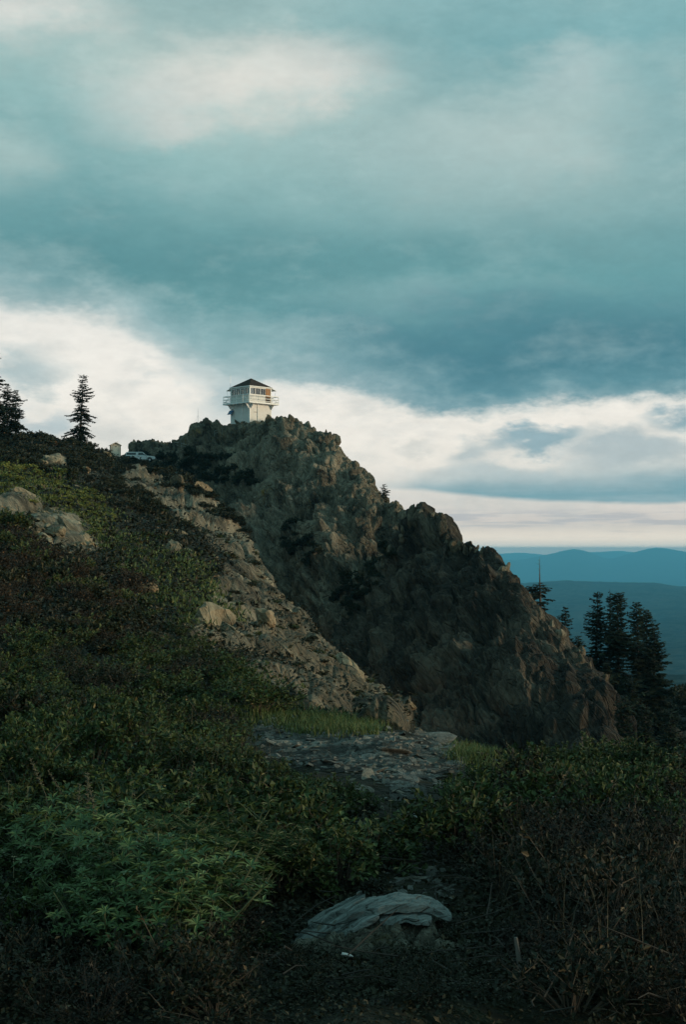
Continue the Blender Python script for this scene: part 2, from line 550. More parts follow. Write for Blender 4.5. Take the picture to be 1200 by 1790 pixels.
# ------------------------------------------------------------------ terrain sheets: profiles of (row, distance) along sight lines, swept sideways
class Sheet:
    def __init__(s, columns, pxs, nrow, sm_col=3.0, sm_row=2.0, back=0):
        xs = sorted(columns)
        K = len(columns[xs[0]])
        T = np.array([columns[x] for x in xs], dtype=float)           # ncol, K, 2
        lz = np.stack([np.stack([np.interp(pxs, xs, T[:, k, 0]) for k in range(K)], 0),
                       np.stack([np.interp(pxs, xs, np.log(T[:, k, 1])) for k in range(K)], 0)], -1)   # K, ncol, 2
        seg = np.clip(np.abs(np.diff(np.clip(lz[:, :, 0], 0, 1900), axis=0)).mean(1) + 25 * np.abs(np.diff(lz[:, :, 1], axis=0)).mean(1), 12, 400)
        if back: seg[-back:] = np.minimum(seg[-back:], 12)
        cum = np.concatenate([[0], np.cumsum(seg)]); cum /= cum[-1]
        t = np.linspace(0, 1, nrow)
        j = np.clip(np.searchsorted(cum, t, side='right') - 1, 0, K - 2)
        f = ((t - cum[j]) / (cum[j + 1] - cum[j]))[:, None, None]
        # heights and log distances are interpolated along the profile
        D = np.exp(lz[:, :, 1]); Z = (HOR - lz[:, :, 0]) / FOC * D
        L = lz[:, :, 1]
        Dg = np.exp(L[j] * (1 - f[..., 0]) + L[j + 1] * f[..., 0])
        Dj, Dk = D[j], D[j + 1]
        g = np.where(np.abs(Dk - Dj) > 1e-6, (Dg - Dj) / np.where(np.abs(Dk - Dj) > 1e-6, Dk - Dj, 1), f[..., 0])
        Zg = Z[j] * (1 - g) + Z[j + 1] * g
        X = np.broadcast_to(((pxs - 600) / FOC)[None, :], Dg.shape)
        Dg = gauss_smooth(gauss_smooth(np.log(Dg), sm_row, 0), sm_col, 1)
        Dg = np.exp(Dg)
        Sg = gauss_smooth(gauss_smooth(Zg / Dg, sm_row, 0), sm_col, 1)
        s.P = np.stack([X * Dg, Dg, Sg * Dg], -1)
        s.nr, s.nc = Dg.shape
    def normals(s):
        du = np.gradient(s.P, axis=1); dv = np.gradient(s.P, axis=0)
        nn = np.cross(du, dv); nn /= np.linalg.norm(nn, axis=-1, keepdims=True) + 1e-12
        return nn
    def pix(s):
        return 600 + FOC * s.P[..., 0] / s.P[..., 1], HOR - FOC * s.P[..., 2] / s.P[..., 1]
    def faces(s):
        i = np.arange(s.nr * s.nc).reshape(s.nr, s.nc)
        return np.stack([i[:-1, :-1], i[:-1, 1:], i[1:, 1:], i[1:, :-1]], -1).reshape(-1, 4)
    def build(s, name, mats, smooth=False, attrs=None, midx=None):
        me = mesh_np(name, s.P.reshape(-1, 3), s.faces(), mats, smooth, midx)
        for k, a in (attrs or {}).items():
            at_ = me.attributes.new(k, 'FLOAT', 'POINT')
            at_.data.foreach_set('value', np.asarray(a, dtype=np.float32).ravel())
        o = link(name, me)
        o['kind'] = 'structure'
        s.bvh = BVHTree.FromPolygons(s.P.reshape(-1, 3).tolist(), s.faces().tolist())
        return o
# ------------------------------------------------------------------ terrain
NEARROWS = [(4300, 1.2), (1790, 4.7), (1620, 6.25), (1480, 8.1), (1380, 10.2)]
def hcol(f, rest):
    return NEARROWS + [f] + rest
DROP = [(1350, 20.5), (1400, 26), (1440, 33), (1470, 41), (1490, 50), (1500, 60), (1500, 72), (1480, 110)]
HILL = {
    -520: hcol((1275, 13.5), [(1190, 18), (1100, 25), (1010, 36), (920, 52), (830, 75), (770, 110), (750, 145), (725, 178), (735, 225), (1000, 400)]),
    -200: hcol((1275, 13.5), [(1190, 18), (1110, 25), (1025, 36), (945, 52), (860, 75), (800, 110), (770, 145), (738, 178), (748, 225), (1000, 400)]),
    0:   hcol((1280, 13.5), [(1200, 18), (1120, 25), (1040, 36), (965, 52), (888, 75), (824, 110), (788, 145), (752, 178), (765, 225), (1000, 400)]),
    50:  hcol((1280, 13.5), [(1200, 18), (1120, 25), (1040, 37), (968, 53), (893, 77), (830, 112), (790, 147), (753, 178), (770, 225), (1000, 400)]),
    100: hcol((1282, 13.6), [(1200, 18), (1120, 25), (1042, 37), (972, 54), (900, 78), (840, 115), (798, 150), (757, 178), (775, 225), (1000, 400)]),
    140: hcol((1282, 13.6), [(1200, 18), (1120, 25), (1045, 37), (978, 54), (910, 78), (850, 115), (806, 150), (764, 180), (785, 225), (1000, 400)]),
    165: hcol((1282, 13.6), [(1200, 18), (1120, 25), (1047, 38), (982, 54), (918, 78), (858, 115), (812, 160), (780, 195), (790, 235), (1000, 400)]),
    200: hcol((1284, 13.7), [(1200, 18.5), (1122, 26), (1052, 38), (990, 54), (928, 78), (872, 115), (826, 165), (797, 228), (815, 262), (1000, 400)]),
    250: hcol((1284, 13.7), [(1202, 18.7), (1128, 26), (1060, 39), (1000, 55), (940, 79), (886, 117), (838, 170), (807, 238), (826, 262), (1000, 380)]),
    300: hcol((1285, 13.8), [(1205, 19), (1132, 27), (1070, 39), (1012, 56), (955, 80), (902, 117), (850, 168), (806, 222), (840, 240), (1000, 360)]),
    350: hcol((1286, 13.8), [(1207, 19), (1137, 27), (1080, 40), (1028, 56), (975, 80), (926, 112), (880, 146), (846, 172), (880, 186), (1020, 300)]),
    400: hcol((1286, 13.9), [(1210, 19), (1143, 28), (1092, 40), (1048, 56), (1004, 78), (966, 102), (930, 126), (900, 143), (940, 152), (1060, 240)]),
    450: hcol((1285, 13.9), [(1213, 19), (1155, 27), (1115, 38), (1078, 52), (1045, 68), (1016, 84), (992, 98), (972, 110), (1010, 118), (1100, 200)]),
    500: hcol((1284, 14), [(1217, 19.5), (1172, 26), (1142, 34), (1118, 44), (1096, 54), (1078, 64), (1064, 73), (1050, 82), (1090, 90), (1180, 150)]),
    550: hcol((1280, 14), [(1230, 18.5), (1200, 24), (1178, 30), (1158, 37), (1140, 44), (1126, 51), (1114, 58), (1102, 65), (1150, 72), (1230, 130)]),
    600: hcol((1278, 14), [(1255, 17.5), (1240, 21.5), (1224, 26), (1208, 31), (1194, 36), (1182, 42), (1170, 48), (1158, 54), (1200, 60), (1280, 110)]),
    650: hcol((1282, 13.8), [(1268, 16.5), (1258, 20), (1248, 24), (1238, 28), (1228, 32), (1220, 37), (1212, 42), (1204, 47), (1250, 54), (1330, 100)]),
    700: hcol((1290, 13.5), [(1278, 16), (1275, 18.5), (1272, 21.5), (1268, 25), (1264, 28.5), (1260, 32), (1257, 36), (1255, 40), (1300, 50), (1400, 95)]),
    750: hcol((1305, 13.2), [(1295, 15.5), (1293, 17.5), (1294, 20), (1298, 23), (1304, 27), (1315, 32), (1330, 38), (1350, 46), (1390, 58), (1450, 95)]),
    800: hcol((1322, 13), [(1312, 15), (1310, 16.7), (1325, 19.5), (1360, 24), (1400, 30), (1430, 37), (1455, 46), (1470, 56), (1480, 68), (1480, 105)]),
    900: hcol((1345, 12.5), [(1336, 14.4), (1334, 16)] + DROP),
    1050: hcol((1362, 12.2), [(1352, 14), (1350, 15.5)] + DROP),
    1200: hcol((1358, 12.2), [(1343, 14), (1340, 15.5)] + DROP),
    1400: hcol((1358, 12.2), [(1343, 14), (1340, 15.5)] + DROP),
    1750: hcol((1358, 12.2), [(1343, 14), (1340, 15.5)] + DROP),
}
HILL[-3200] = HILL[-520]; HILL[4400] = HILL[1750]
pxs = np.concatenate([np.linspace(-3200, -520, 45, endpoint=False), np.linspace(-520, -60, 70, endpoint=False), np.linspace(-60, 1260, 600, endpoint=False), np.linspace(1260, 1750, 70, endpoint=False), np.linspace(1750, 4400, 45)])
hill = Sheet(HILL, pxs, 560, 7, 4, back=2)
PX, PY = hill.pix()
Q = hill.P.reshape(-1, 3)
dist = hill.P[..., 1]
wob = (fbm(np.stack([PX.ravel() / 60, PY.ravel() / 60, 0 * PX.ravel()], 1), 1.0, 4, 5) * 26).reshape(PX.shape)
wob2 = (fbm(np.stack([PX.ravel() / 60, PY.ravel() / 60, 0 * PX.ravel()], 1), 1.0, 4, 9) * 26).reshape(PX.shape)
qx, qy = PX + wob, PY + wob2
SPUR = [(205, 826), (262, 822), (335, 846), (400, 880), (470, 960), (530, 1060), (640, 1180), (715, 1262), (690, 1285), (560, 1240), (440, 1195), (330, 1150), (310, 1100), (360, 1050), (400, 1010), (350, 940), (270, 880), (205, 850)]
ROCKL = [(-60, 862), (30, 868), (90, 880), (150, 915), (200, 965), (170, 985), (90, 960), (40, 925), (-60, 905)]
SCREE = [(395, 1268), (480, 1262), (600, 1278), (760, 1290), (830, 1312), (810, 1345), (735, 1365), (755, 1400), (800, 1480), (810, 1570), (680, 1570), (665, 1480), (690, 1400), (640, 1370), (540, 1345), (430, 1300)]
CRESTROCK = [(20, 750), (60, 752), (70, 790), (20, 800)]
crest_row = int(np.argmin(np.abs(dist[:, 300] - 190)))
brk = fbm(Q * np.array([1, 0.35, 1]), 3.2, 4, 19).reshape(PX.shape)
m_spur = np.clip(poly_mask(qx, qy, SPUR, 16) * 1.5 + brk * 1.1 - 0.42, 0, 1)
m_rockl = np.clip(poly_mask(qx, qy, ROCKL, 14) * 1.5 + brk * 1.2 - 0.5, 0, 1)
m_scree = poly_mask(qx, qy, SCREE, 9)
patch = np.clip(fbm(Q, 7.0, 4, 21).reshape(PX.shape) * 1.8 - 0.12, 0, 1) * (dist > 22) * (dist < 160)
rockm = np.clip(np.maximum.reduce([m_spur * (dist > 16), m_rockl * (dist > 30), patch]), 0, 1)
rockm = gauss_smooth(gauss_smooth(rockm, 1.0, 0), 1.0, 1)
veg = np.clip(1 - np.maximum(rockm, m_scree * (PY < 1405)), 0, 1)
sdir = np.array([0.62, -0.45, -0.64]); sdir /= np.linalg.norm(sdir)
MS = np.eye(3) - 0.55 * np.outer(sdir, sdir)
far = np.clip((dist - 20) / 90, 0, 1).ravel()
rk = rockm.ravel()
QA = Q * np.array([1.0, 0.30, 1.0])
def frame_of(d):
    d = Vector(d); x = d.orthogonal().normalized(); y = d.cross(x)
    return np.array([d[:], x[:], y[:]])
FS = frame_of(sdir)
nh = np.array([0.55, -0.30, 0.78]); nh /= np.linalg.norm(nh)
bl = (strata(QA, nh, 1.9, 15, 0.25, 0.45, 5.0) * 1.3 * np.clip(0.1 + far, 0, 1) + strata(QA, nh, 0.7, 16, 0.28, 0.5, 2.5) * 0.5 + strata(QA, nh, 0.26, 17, 0.3, 0.5, 1.2) * 0.12) + facets(QA + fbm(QA, 6, 3, 2)[:, None] * 1.2, 3.8, 3, MS, 1.5, FS) * 0.8 * np.clip(0.12 + far, 0, 1) + facets(QA + fbm(QA, 2, 3, 4)[:, None] * 0.5, 1.5, 8, MS, 1.8, FS) * 0.28 * np.clip(0.35 + far, 0, 1) + facets(QA, 0.65, 12, MS, 1.8, FS) * 0.10 + facets(QA, 0.28, 14, MS, 1.5, FS) * 0.10
soft = fbm(Q, 5.0, 3, 31) * 0.5 * np.clip(far + 0.1, 0, 1) + fbm(Q, 1.1, 4, 33) * 0.10 + fbm(Q, 0.35, 3, 35) * 0.04
lift = rk * bl * (1 - 0.4 * m_rockl.ravel()) + (1 - rk) * soft
nrm = hill.normals().reshape(-1, 3)
nrm = nrm * 0.75 + np.array([0, 0, 0.45])
hill.P = (Q + nrm * lift[:, None]).reshape(hill.P.shape)

M_hill = rock_mat("hillside_ground", (0.05, 0.042, 0.028), (0.19, 0.158, 0.105), (0.44, 0.38, 0.27), lichen=(0.18, 0.105, 0.028), lich=0.60, scale=1.3, grain=tuple(sdir), bump=1.0, bd=0.35,
                  veg=((0.012, 0.013, 0.006), (0.034, 0.034, 0.016)))
hillside = hill.build("hillside", [M_hill], True, {'veg': veg})

# ---- the summit crag
SUMTOP = [(150, 830, 254), (205, 812, 254), (222, 787, 254), (240, 770, 254), (262, 765, 252), (285, 771, 240), (305, 772, 230), (318, 764, 222), (335, 749, 214), (358, 742, 212), (378, 738, 211), (392, 742, 209),
          (402, 738, 207), (445, 735, 205), (462, 737, 204), (482, 733, 203), (500, 727, 202), (518, 740, 200), (540, 749, 198), (562, 757, 195), (582, 772, 193), (602, 790, 191), (622, 804, 189), (640, 816, 187), (656, 842, 185),
          (668, 868, 183), (690, 884, 181), (720, 898, 178), (760, 940, 176), (800, 990, 174), (840, 1040, 172)]
SUM = {}
for (x, y, d) in SUMTOP:
    bot = 1230.0
    SUM[x] = [(bot, d - 52), (bot - 0.30 * (bot - y), d - 42), (bot - 0.56 * (bot - y), d - 30), (bot - 0.78 * (bot - y), d - 17), (bot - 0.92 * (bot - y), d - 6), (y, d), (y + 4, d + 5), (y + 8, d + 12), (y + 70, d + 30), (y + 330, d + 70)]
sx = np.linspace(150, 840, 520)
summit = Sheet(SUM, sx, 420, 2, 2, back=4)
Q = summit.P.reshape(-1, 3)
PX, PY = summit.pix()
vdir = np.array([0.35, -0.3, -0.92]); vdir /= np.linalg.norm(vdir)
MV = np.eye(3) - 0.30 * np.outer(vdir, vdir)
w1 = fbm(Q, 9, 3, 41)[:, None] * 2.0; w2 = fbm(Q, 3, 3, 43)[:, None] * 0.8
top = np.exp(-((PY - np.min(PY, axis=0)[None, :]) / 22.0) ** 2).ravel()
FV = frame_of(vdir)
ns = np.array([0.62, -0.25, 0.74]); ns /= np.linalg.norm(ns)
nj = np.array([-0.80, -0.35, 0.48]); nj /= np.linalg.norm(nj)
env = np.clip(fbm(Q, 12, 3, 56) * 1.6 + 0.5, 0, 1)
lift = (facets(Q + w1, 11.0, 50, MV, 1.7, FV, 0.3) * 3.0 + facets(Q + w1, 4.6, 51, MV, 2.0, FV, 0.3) * 1.7 + strata(Q, ns, 4.4, 57, 0.22, 0.4, 9.0) * 1.7 * env + strata(Q, nj, 5.2, 58, 0.22, 0.4, 9.0) * 1.6 * (1 - env)) * (1 - 0.6 * top) + strata(Q, ns, 1.6, 59, 0.25, 0.5, 4.0) * 0.6 * env + strata(Q, nj, 1.7, 50, 0.25, 0.5, 4.0) * 0.6 * (1 - env) + facets(Q + w2, 2.0, 52, MV, 2.0, FV, 0.3) * 0.8 + facets(Q + w2 * 0.4, 0.9, 53, None, 2.0, FV, 0.4) * 0.42 + fbm(Q, 14, 2, 55) * 1.0 * (1 - top)
lift = gauss_smooth(gauss_smooth(lift.reshape(PX.shape), 0.5, 0), 0.5, 1).ravel()
flat = np.clip(1 - np.hypot(Q[:, 0] - at(439, 735, 209)[0], Q[:, 1] - 209.5) / 6.0, 0, 1)
lift = lift * (1 - 0.75 * np.clip(flat * 2.0, 0, 1)) - 0.2
summit.P = (Q + (summit.normals().reshape(-1, 3) * 0.8 + np.array([0, 0, 0.25])) * lift[:, None]).reshape(summit.P.shape)
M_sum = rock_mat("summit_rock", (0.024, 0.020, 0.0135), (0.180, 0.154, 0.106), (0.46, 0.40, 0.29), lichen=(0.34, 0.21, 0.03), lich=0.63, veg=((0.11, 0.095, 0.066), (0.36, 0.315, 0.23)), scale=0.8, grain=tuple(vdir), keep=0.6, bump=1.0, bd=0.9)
PX, PY = summit.pix()
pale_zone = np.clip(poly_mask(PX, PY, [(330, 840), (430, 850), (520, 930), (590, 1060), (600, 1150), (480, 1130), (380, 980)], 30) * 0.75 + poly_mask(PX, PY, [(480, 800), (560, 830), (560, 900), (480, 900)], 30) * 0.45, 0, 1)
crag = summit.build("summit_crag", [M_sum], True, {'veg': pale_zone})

# ---- the dark buttress in front of it
BUTTOP = [(470, 1260, 150), (540, 1180, 146), (575, 1120, 143), (610, 1060, 140), (640, 1020, 138), (665, 975, 136), (690, 930, 134), (708, 906, 133), (722, 893, 132), (740, 885, 131), (752, 899, 130), (776, 899, 128), (790, 920, 127), (806, 946, 125),
          (822, 941, 124), (838, 955, 123), (853, 960, 122), (870, 978, 120), (890, 1002, 118), (915, 1034, 116), (936, 1066, 114), (956, 1092, 112), (976, 1116, 111), (1000, 1136, 109), (1030, 1166, 107), (1060, 1194, 105),
          (1080, 1224, 104), (1090, 1262, 103), (1094, 1310, 102), (1098, 1400, 101), (1110, 1500, 100)]
BUT = {}
for (x, y, d) in BUTTOP:
    bot = 1560.0
    BUT[x] = [(bot, d - 46), (bot - 0.25 * (bot - y), d - 36), (bot - 0.50 * (bot - y), d - 25), (bot - 0.76 * (bot - y), d - 12), (bot - 0.93 * (bot - y), d - 3.5), (y, d), (y + 10, d + 3), (y + 90, d + 12), (y + 330, d + 40)]
sx = np.linspace(470, 1110, 540)
butt = Sheet(BUT, sx, 460, 2, 2, back=3)
Q = butt.P.reshape(-1, 3)
bdir = np.array([0.50, -0.30, -0.80]); bdir /= np.linalg.norm(bdir)
MB_ = np.eye(3) - 0.72 * np.outer(bdir, bdir)
w1 = fbm(Q, 7, 3, 61)[:, None] * 1.4; w2 = fbm(Q, 2, 3, 63)[:, None] * 0.5
PX, PY = butt.pix()
top = np.exp(-((PY - np.min(PY, axis=0)[None, :]) / 16.0) ** 2).ravel()
FB = frame_of(bdir)
nb = np.array([0.80, -0.2, 0.57]); nb /= np.linalg.norm(nb)
env = 0.45 + 0.55 * np.clip(fbm(Q, 9, 3, 66) * 1.6 + 0.5, 0, 1)
lift = (facets(Q + w1, 8.0, 60, MB_, 1.7, FB, 0.25) * 2.3 + facets(Q + w1, 3.2, 61, MB_, 2.0, FB, 0.25) * 1.0 + strata(Q, nb, 3.6, 67, 0.22, 0.30, 8.0) * 1.5 * env) * (1 - 0.75 * top) + strata(Q, nb, 1.25, 68, 0.25, 0.45, 4.0) * 0.55 * env + strata(Q, nb, 0.45, 69, 0.3, 0.5, 2.0) * 0.16 + facets(Q + w2, 1.35, 62, MB_, 2.0, FB, 0.3) * 0.5 + facets(Q + w2 * 0.4, 0.6, 63, MB_, 2.0, FB, 0.3) * 0.26 + fbm(Q, 10, 2, 65) * 0.8 * (1 - top)
lift = gauss_smooth(gauss_smooth(lift.reshape(PX.shape), 0.5, 0), 0.5, 1).ravel()
butt.P = (Q + (butt.normals().reshape(-1, 3) * 0.8 + np.array([0, 0, 0.2])) * lift[:, None]).reshape(butt.P.shape)
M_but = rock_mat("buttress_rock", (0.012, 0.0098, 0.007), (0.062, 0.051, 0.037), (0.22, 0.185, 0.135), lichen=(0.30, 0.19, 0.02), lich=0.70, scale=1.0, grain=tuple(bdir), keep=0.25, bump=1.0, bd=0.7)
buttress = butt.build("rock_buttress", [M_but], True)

# ---- the wooded slope falling away on the far side
WOOD = {}
for (x, y) in [(820, 1260), (950, 1240), (1000, 1220), (1080, 1235), (1130, 1228), (1160, 1218), (1200, 1206), (1300, 1190), (1500, 1170), (1800, 1150)]:
    WOOD[x] = [(1560, 92), (1440, 104), (1330, 120), (1260, 140), (y, 165), (y + 20, 185), (y + 120, 260), (1400, 420)]
sx = np.linspace(820, 1800, 260)
wood = Sheet(WOOD, sx, 130, 3, 3)
Q = wood.P.reshape(-1, 3)
lift = blocks(Q, 5.0, 70, 0.7) * 1.2 + blocks(Q, 1.6, 71, 0.8) * 0.7 + fbm(Q, 12, 4, 72) * 2.0
wood.P = (Q + np.array([0, 0, 1.0]) * lift[:, None]).reshape(wood.P.shape)
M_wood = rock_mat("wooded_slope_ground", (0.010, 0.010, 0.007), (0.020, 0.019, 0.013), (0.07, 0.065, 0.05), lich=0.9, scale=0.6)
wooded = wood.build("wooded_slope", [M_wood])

# ---- far ridges and the valley floor
def forest_mat(name, a, b, scale):
    m_, nt, bs = new_mat(name)
    g = nt.new('ShaderNodeNewGeometry')
    x, _ = nt.noise(g.outputs['Position'], scale, 6, 0.7)
    y, _ = nt.noise(g.outputs['Position'], scale * 0.12, 4, 0.6)
    col = nt.ramp(x * 0.6 + y * 0.4, [(0.38, c4(a)), (0.62, c4(b))])
    nt.put(bs.inputs['Base Color'], col)
    bs.inputs['Roughness'].default_value = 1.0
    bs.inputs['Specular IOR Level'].default_value = 0.0
    return m_
M_forest = forest_mat("far_forest", (0.003, 0.005, 0.005), (0.06, 0.065, 0.05), 0.03)
M_meadow = forest_mat("valley_meadow", (0.02, 0.028, 0.018), (0.06, 0.07, 0.045), 0.004)

def ridge(name, top, rows, x0, x1, ncol, nrow, amp, size, seed, sm=3):
    cols = {}
    for (x, y) in top:
        cols[x] = [(a + b * y, d) for (a, b, d) in rows]
    sh = Sheet(cols, np.linspace(x0, x1, ncol), nrow, sm, 1.5)
    Q_ = sh.P.reshape(-1, 3)
    sh.P = (Q_ + np.array([0, 0, 1.0]) * (fbm(Q_, size, 5, seed, 0.6) * amp)[:, None]).reshape(sh.P.shape)
    sh.build(name, [M_forest])
    return sh
RX = (-900, 2400)
near_ridge = ridge("forested_bench", [(-900, 1160), (600, 1165), (900, 1168), (1130, 1173), (1170, 1174), (1215, 1172), (1400, 1165), (2400, 1150)],
      [(1460, 0, 420), (1330, 0, 800), (0, 1, 1800), (12, 1, 2100), (120, 1, 3200)], *RX, 330, 60, 9, 90, 80)
mid_ridge = ridge("forested_ridge", [(-900, 1010), (500, 1012), (850, 1017), (915, 1019), (960, 1015), (1010, 1015), (1080, 1016), (1150, 1019), (1200, 1024), (1300, 1034), (1600, 1022), (2400, 1012)],
      [(1320, 0, 1900), (1168, 0, 3000), (1085, 0, 5400), (0, 1, 8200), (6, 1, 10000), (60, 1, 14000)], *RX, 500, 160, 26, 300, 81)
far_ridge = ridge("mountain_range", [(-900, 975), (500, 976), (880, 977), (915, 976), (960, 967), (985, 961), (1003, 957), (1025, 961), (1060, 974), (1075, 974), (1105, 964), (1130, 958), (1150, 955), (1172, 958), (1200, 964), (1260, 972), (1400, 966), (1700, 974), (2400, 970)],
      [(1060, 0, 14500), (1030, 0, 17500), (1000, 0.01, 21500), (0, 1, 25000), (4, 1, 27500), (40, 1, 32000)], *RX, 600, 70, 22, 2300, 82, 1.0)
last_ridge = ridge("distant_range", [(-900, 966), (700, 967), (880, 968), (905, 965), (930, 967), (960, 970), (1030, 964), (1060, 963), (1085, 961), (1110, 964), (1150, 968), (1300, 964), (1600, 967), (2400, 964)],
      [(1000, 0, 33500), (0, 1, 36000), (3, 1, 36800), (12, 1, 37600)], *RX, 420, 30, 20, 2500, 83, 1.2)
g_ = MB()
g_.add([(-48000, -4500, -1700), (48000, -4500, -1700), (48000, 37800, -1700), (-48000, 37800, -1700)], [(0, 1, 2, 3)])
vf = g_.build("valley_floor", M_meadow); vf['kind'] = 'structure'
# the knoll behind and beside the camera
gx, gy = np.meshgrid(np.linspace(-70, 70, 60), np.linspace(-70, 4.5, 40))
gz = -1.95 - 0.0016 * (gx ** 2) - 0.0012 * np.minimum(gy, 0) ** 2 + fbm(np.stack([gx.ravel(), gy.ravel(), gx.ravel() * 0], 1), 6, 3, 90).reshape(gx.shape) * 0.15
i = np.arange(gx.size).reshape(gx.shape)
M_soil = rock_mat("soil", (0.012, 0.011, 0.007), (0.028, 0.024, 0.015), (0.06, 0.055, 0.04), lich=0.9, scale=2.0)
kn = link("ground", mesh_np("ground", np.stack([gx, gy, gz], -1).reshape(-1, 3), np.stack([i[:-1, :-1], i[:-1, 1:], i[1:, 1:], i[1:, :-1]], -1).reshape(-1, 4), [M_soil]))
kn['kind'] = 'structure'

# ---- the air
hz = MB()
hz.box((0, 16500, (-1702 + 80) / 2), (100000, 43000, 1782))
hm = bpy.data.materials.new("haze_air"); hm.use_nodes = True
ht = hm.node_tree; ht.nodes.clear()
pv = ht.nodes.new('ShaderNodeVolumePrincipled')
pv.inputs['Color'].default_value = (0.21, 0.70, 1.0, 1)
pv.inputs['Density'].default_value = 7.8e-5
pv.inputs['Anisotropy'].default_value = 0.0
ho = ht.nodes.new('ShaderNodeOutputMaterial')
ht.links.new(pv.outputs[0], ho.inputs['Volume'])
haze = hz.build("haze", hm); haze['kind'] = 'stuff'
# ------------------------------------------------------------------ standing on the ground
def ray(px, py, sheets):
    for k in range(60):
        b = _ray(px, py + 2 * k, sheets)
        if b is not None: return b
def _ray(px, py, sheets):
    d = at(px, py, 1.0).normalized()
    best = None
    for s in sheets:
        h = s.bvh.ray_cast(Vector((0, 0, 0)), d)
        if h[0] is not None and (best is None or h[3] < best[1]):
            best = (h[0], h[3], h[1])
    return best
def drop(x, y, sheets):
    z = None
    for s in sheets:
        h = s.bvh.ray_cast(Vector((x, y, 400)), Vector((0, 0, -1)))
        if h[0] is not None and (z is None or h[0].z > z):
            z = h[0].z
    return z
ALL = [hill, summit, butt, wood]

M_white = plain_mat("white_paint", (0.68, 0.66, 0.62), 0.55, var=0.08, scale=1.2, dirt=(0.66, 0.62, 0.54))
M_trim = plain_mat("white_trim", (0.82, 0.81, 0.78), 0.5, var=0.05)
M_shingle = plain_mat("brown_shingle", (0.052, 0.031, 0.022), 0.9, var=0.35, scale=5, bump=0.4)
M_deck = plain_mat("weathered_deck", (0.42, 0.40, 0.36), 0.8, var=0.2)
M_door = plain_mat("orange_wood", (0.30, 0.135, 0.04), 0.6, var=0.2)
M_dark = plain_mat("dark_wood", (0.05, 0.042, 0.035), 0.8)
M_rust = plain_mat("rusty_iron", (0.16, 0.09, 0.05), 0.7)
M_steel = plain_mat("galvanised_steel", (0.45, 0.46, 0.46), 0.4, 0.8)
M_blue = plain_mat("solar_blue", (0.03, 0.10, 0.22), 0.25, spec=0.6)
M_inside = plain_mat("cab_interior", (0.36, 0.33, 0.27), 0.8)
def glass_mat(name, tint, k):
    m_ = bpy.data.materials.new(name); m_.use_nodes = True
    t = NT(m_.node_tree); m_.node_tree.nodes.clear()
    tr = t.new('ShaderNodeBsdfTransparent'); tr.inputs[0].default_value = tint
    gl = t.new('ShaderNodeBsdfGlossy'); gl.inputs['Roughness'].default_value = 0.0
    fr = t.new('ShaderNodeFresnel'); fr.inputs[0].default_value = 1.5
    mx = t.new('ShaderNodeMixShader')
    t.put(mx.inputs[0], V(t, fr.outputs[0]) * 0.9 + k)
    t.link(tr.outputs[0], mx.inputs[1]); t.link(gl.outputs[0], mx.inputs[2])
    o = t.new('ShaderNodeOutputMaterial'); t.link(mx.outputs[0], o.inputs[0])
    return m_
M_glass = glass_mat("window_glass", (0.86, 0.90, 0.90, 1), 0.10)
M_tint = glass_mat("tinted_glass", (0.10, 0.12, 0.13, 1), 0.08)

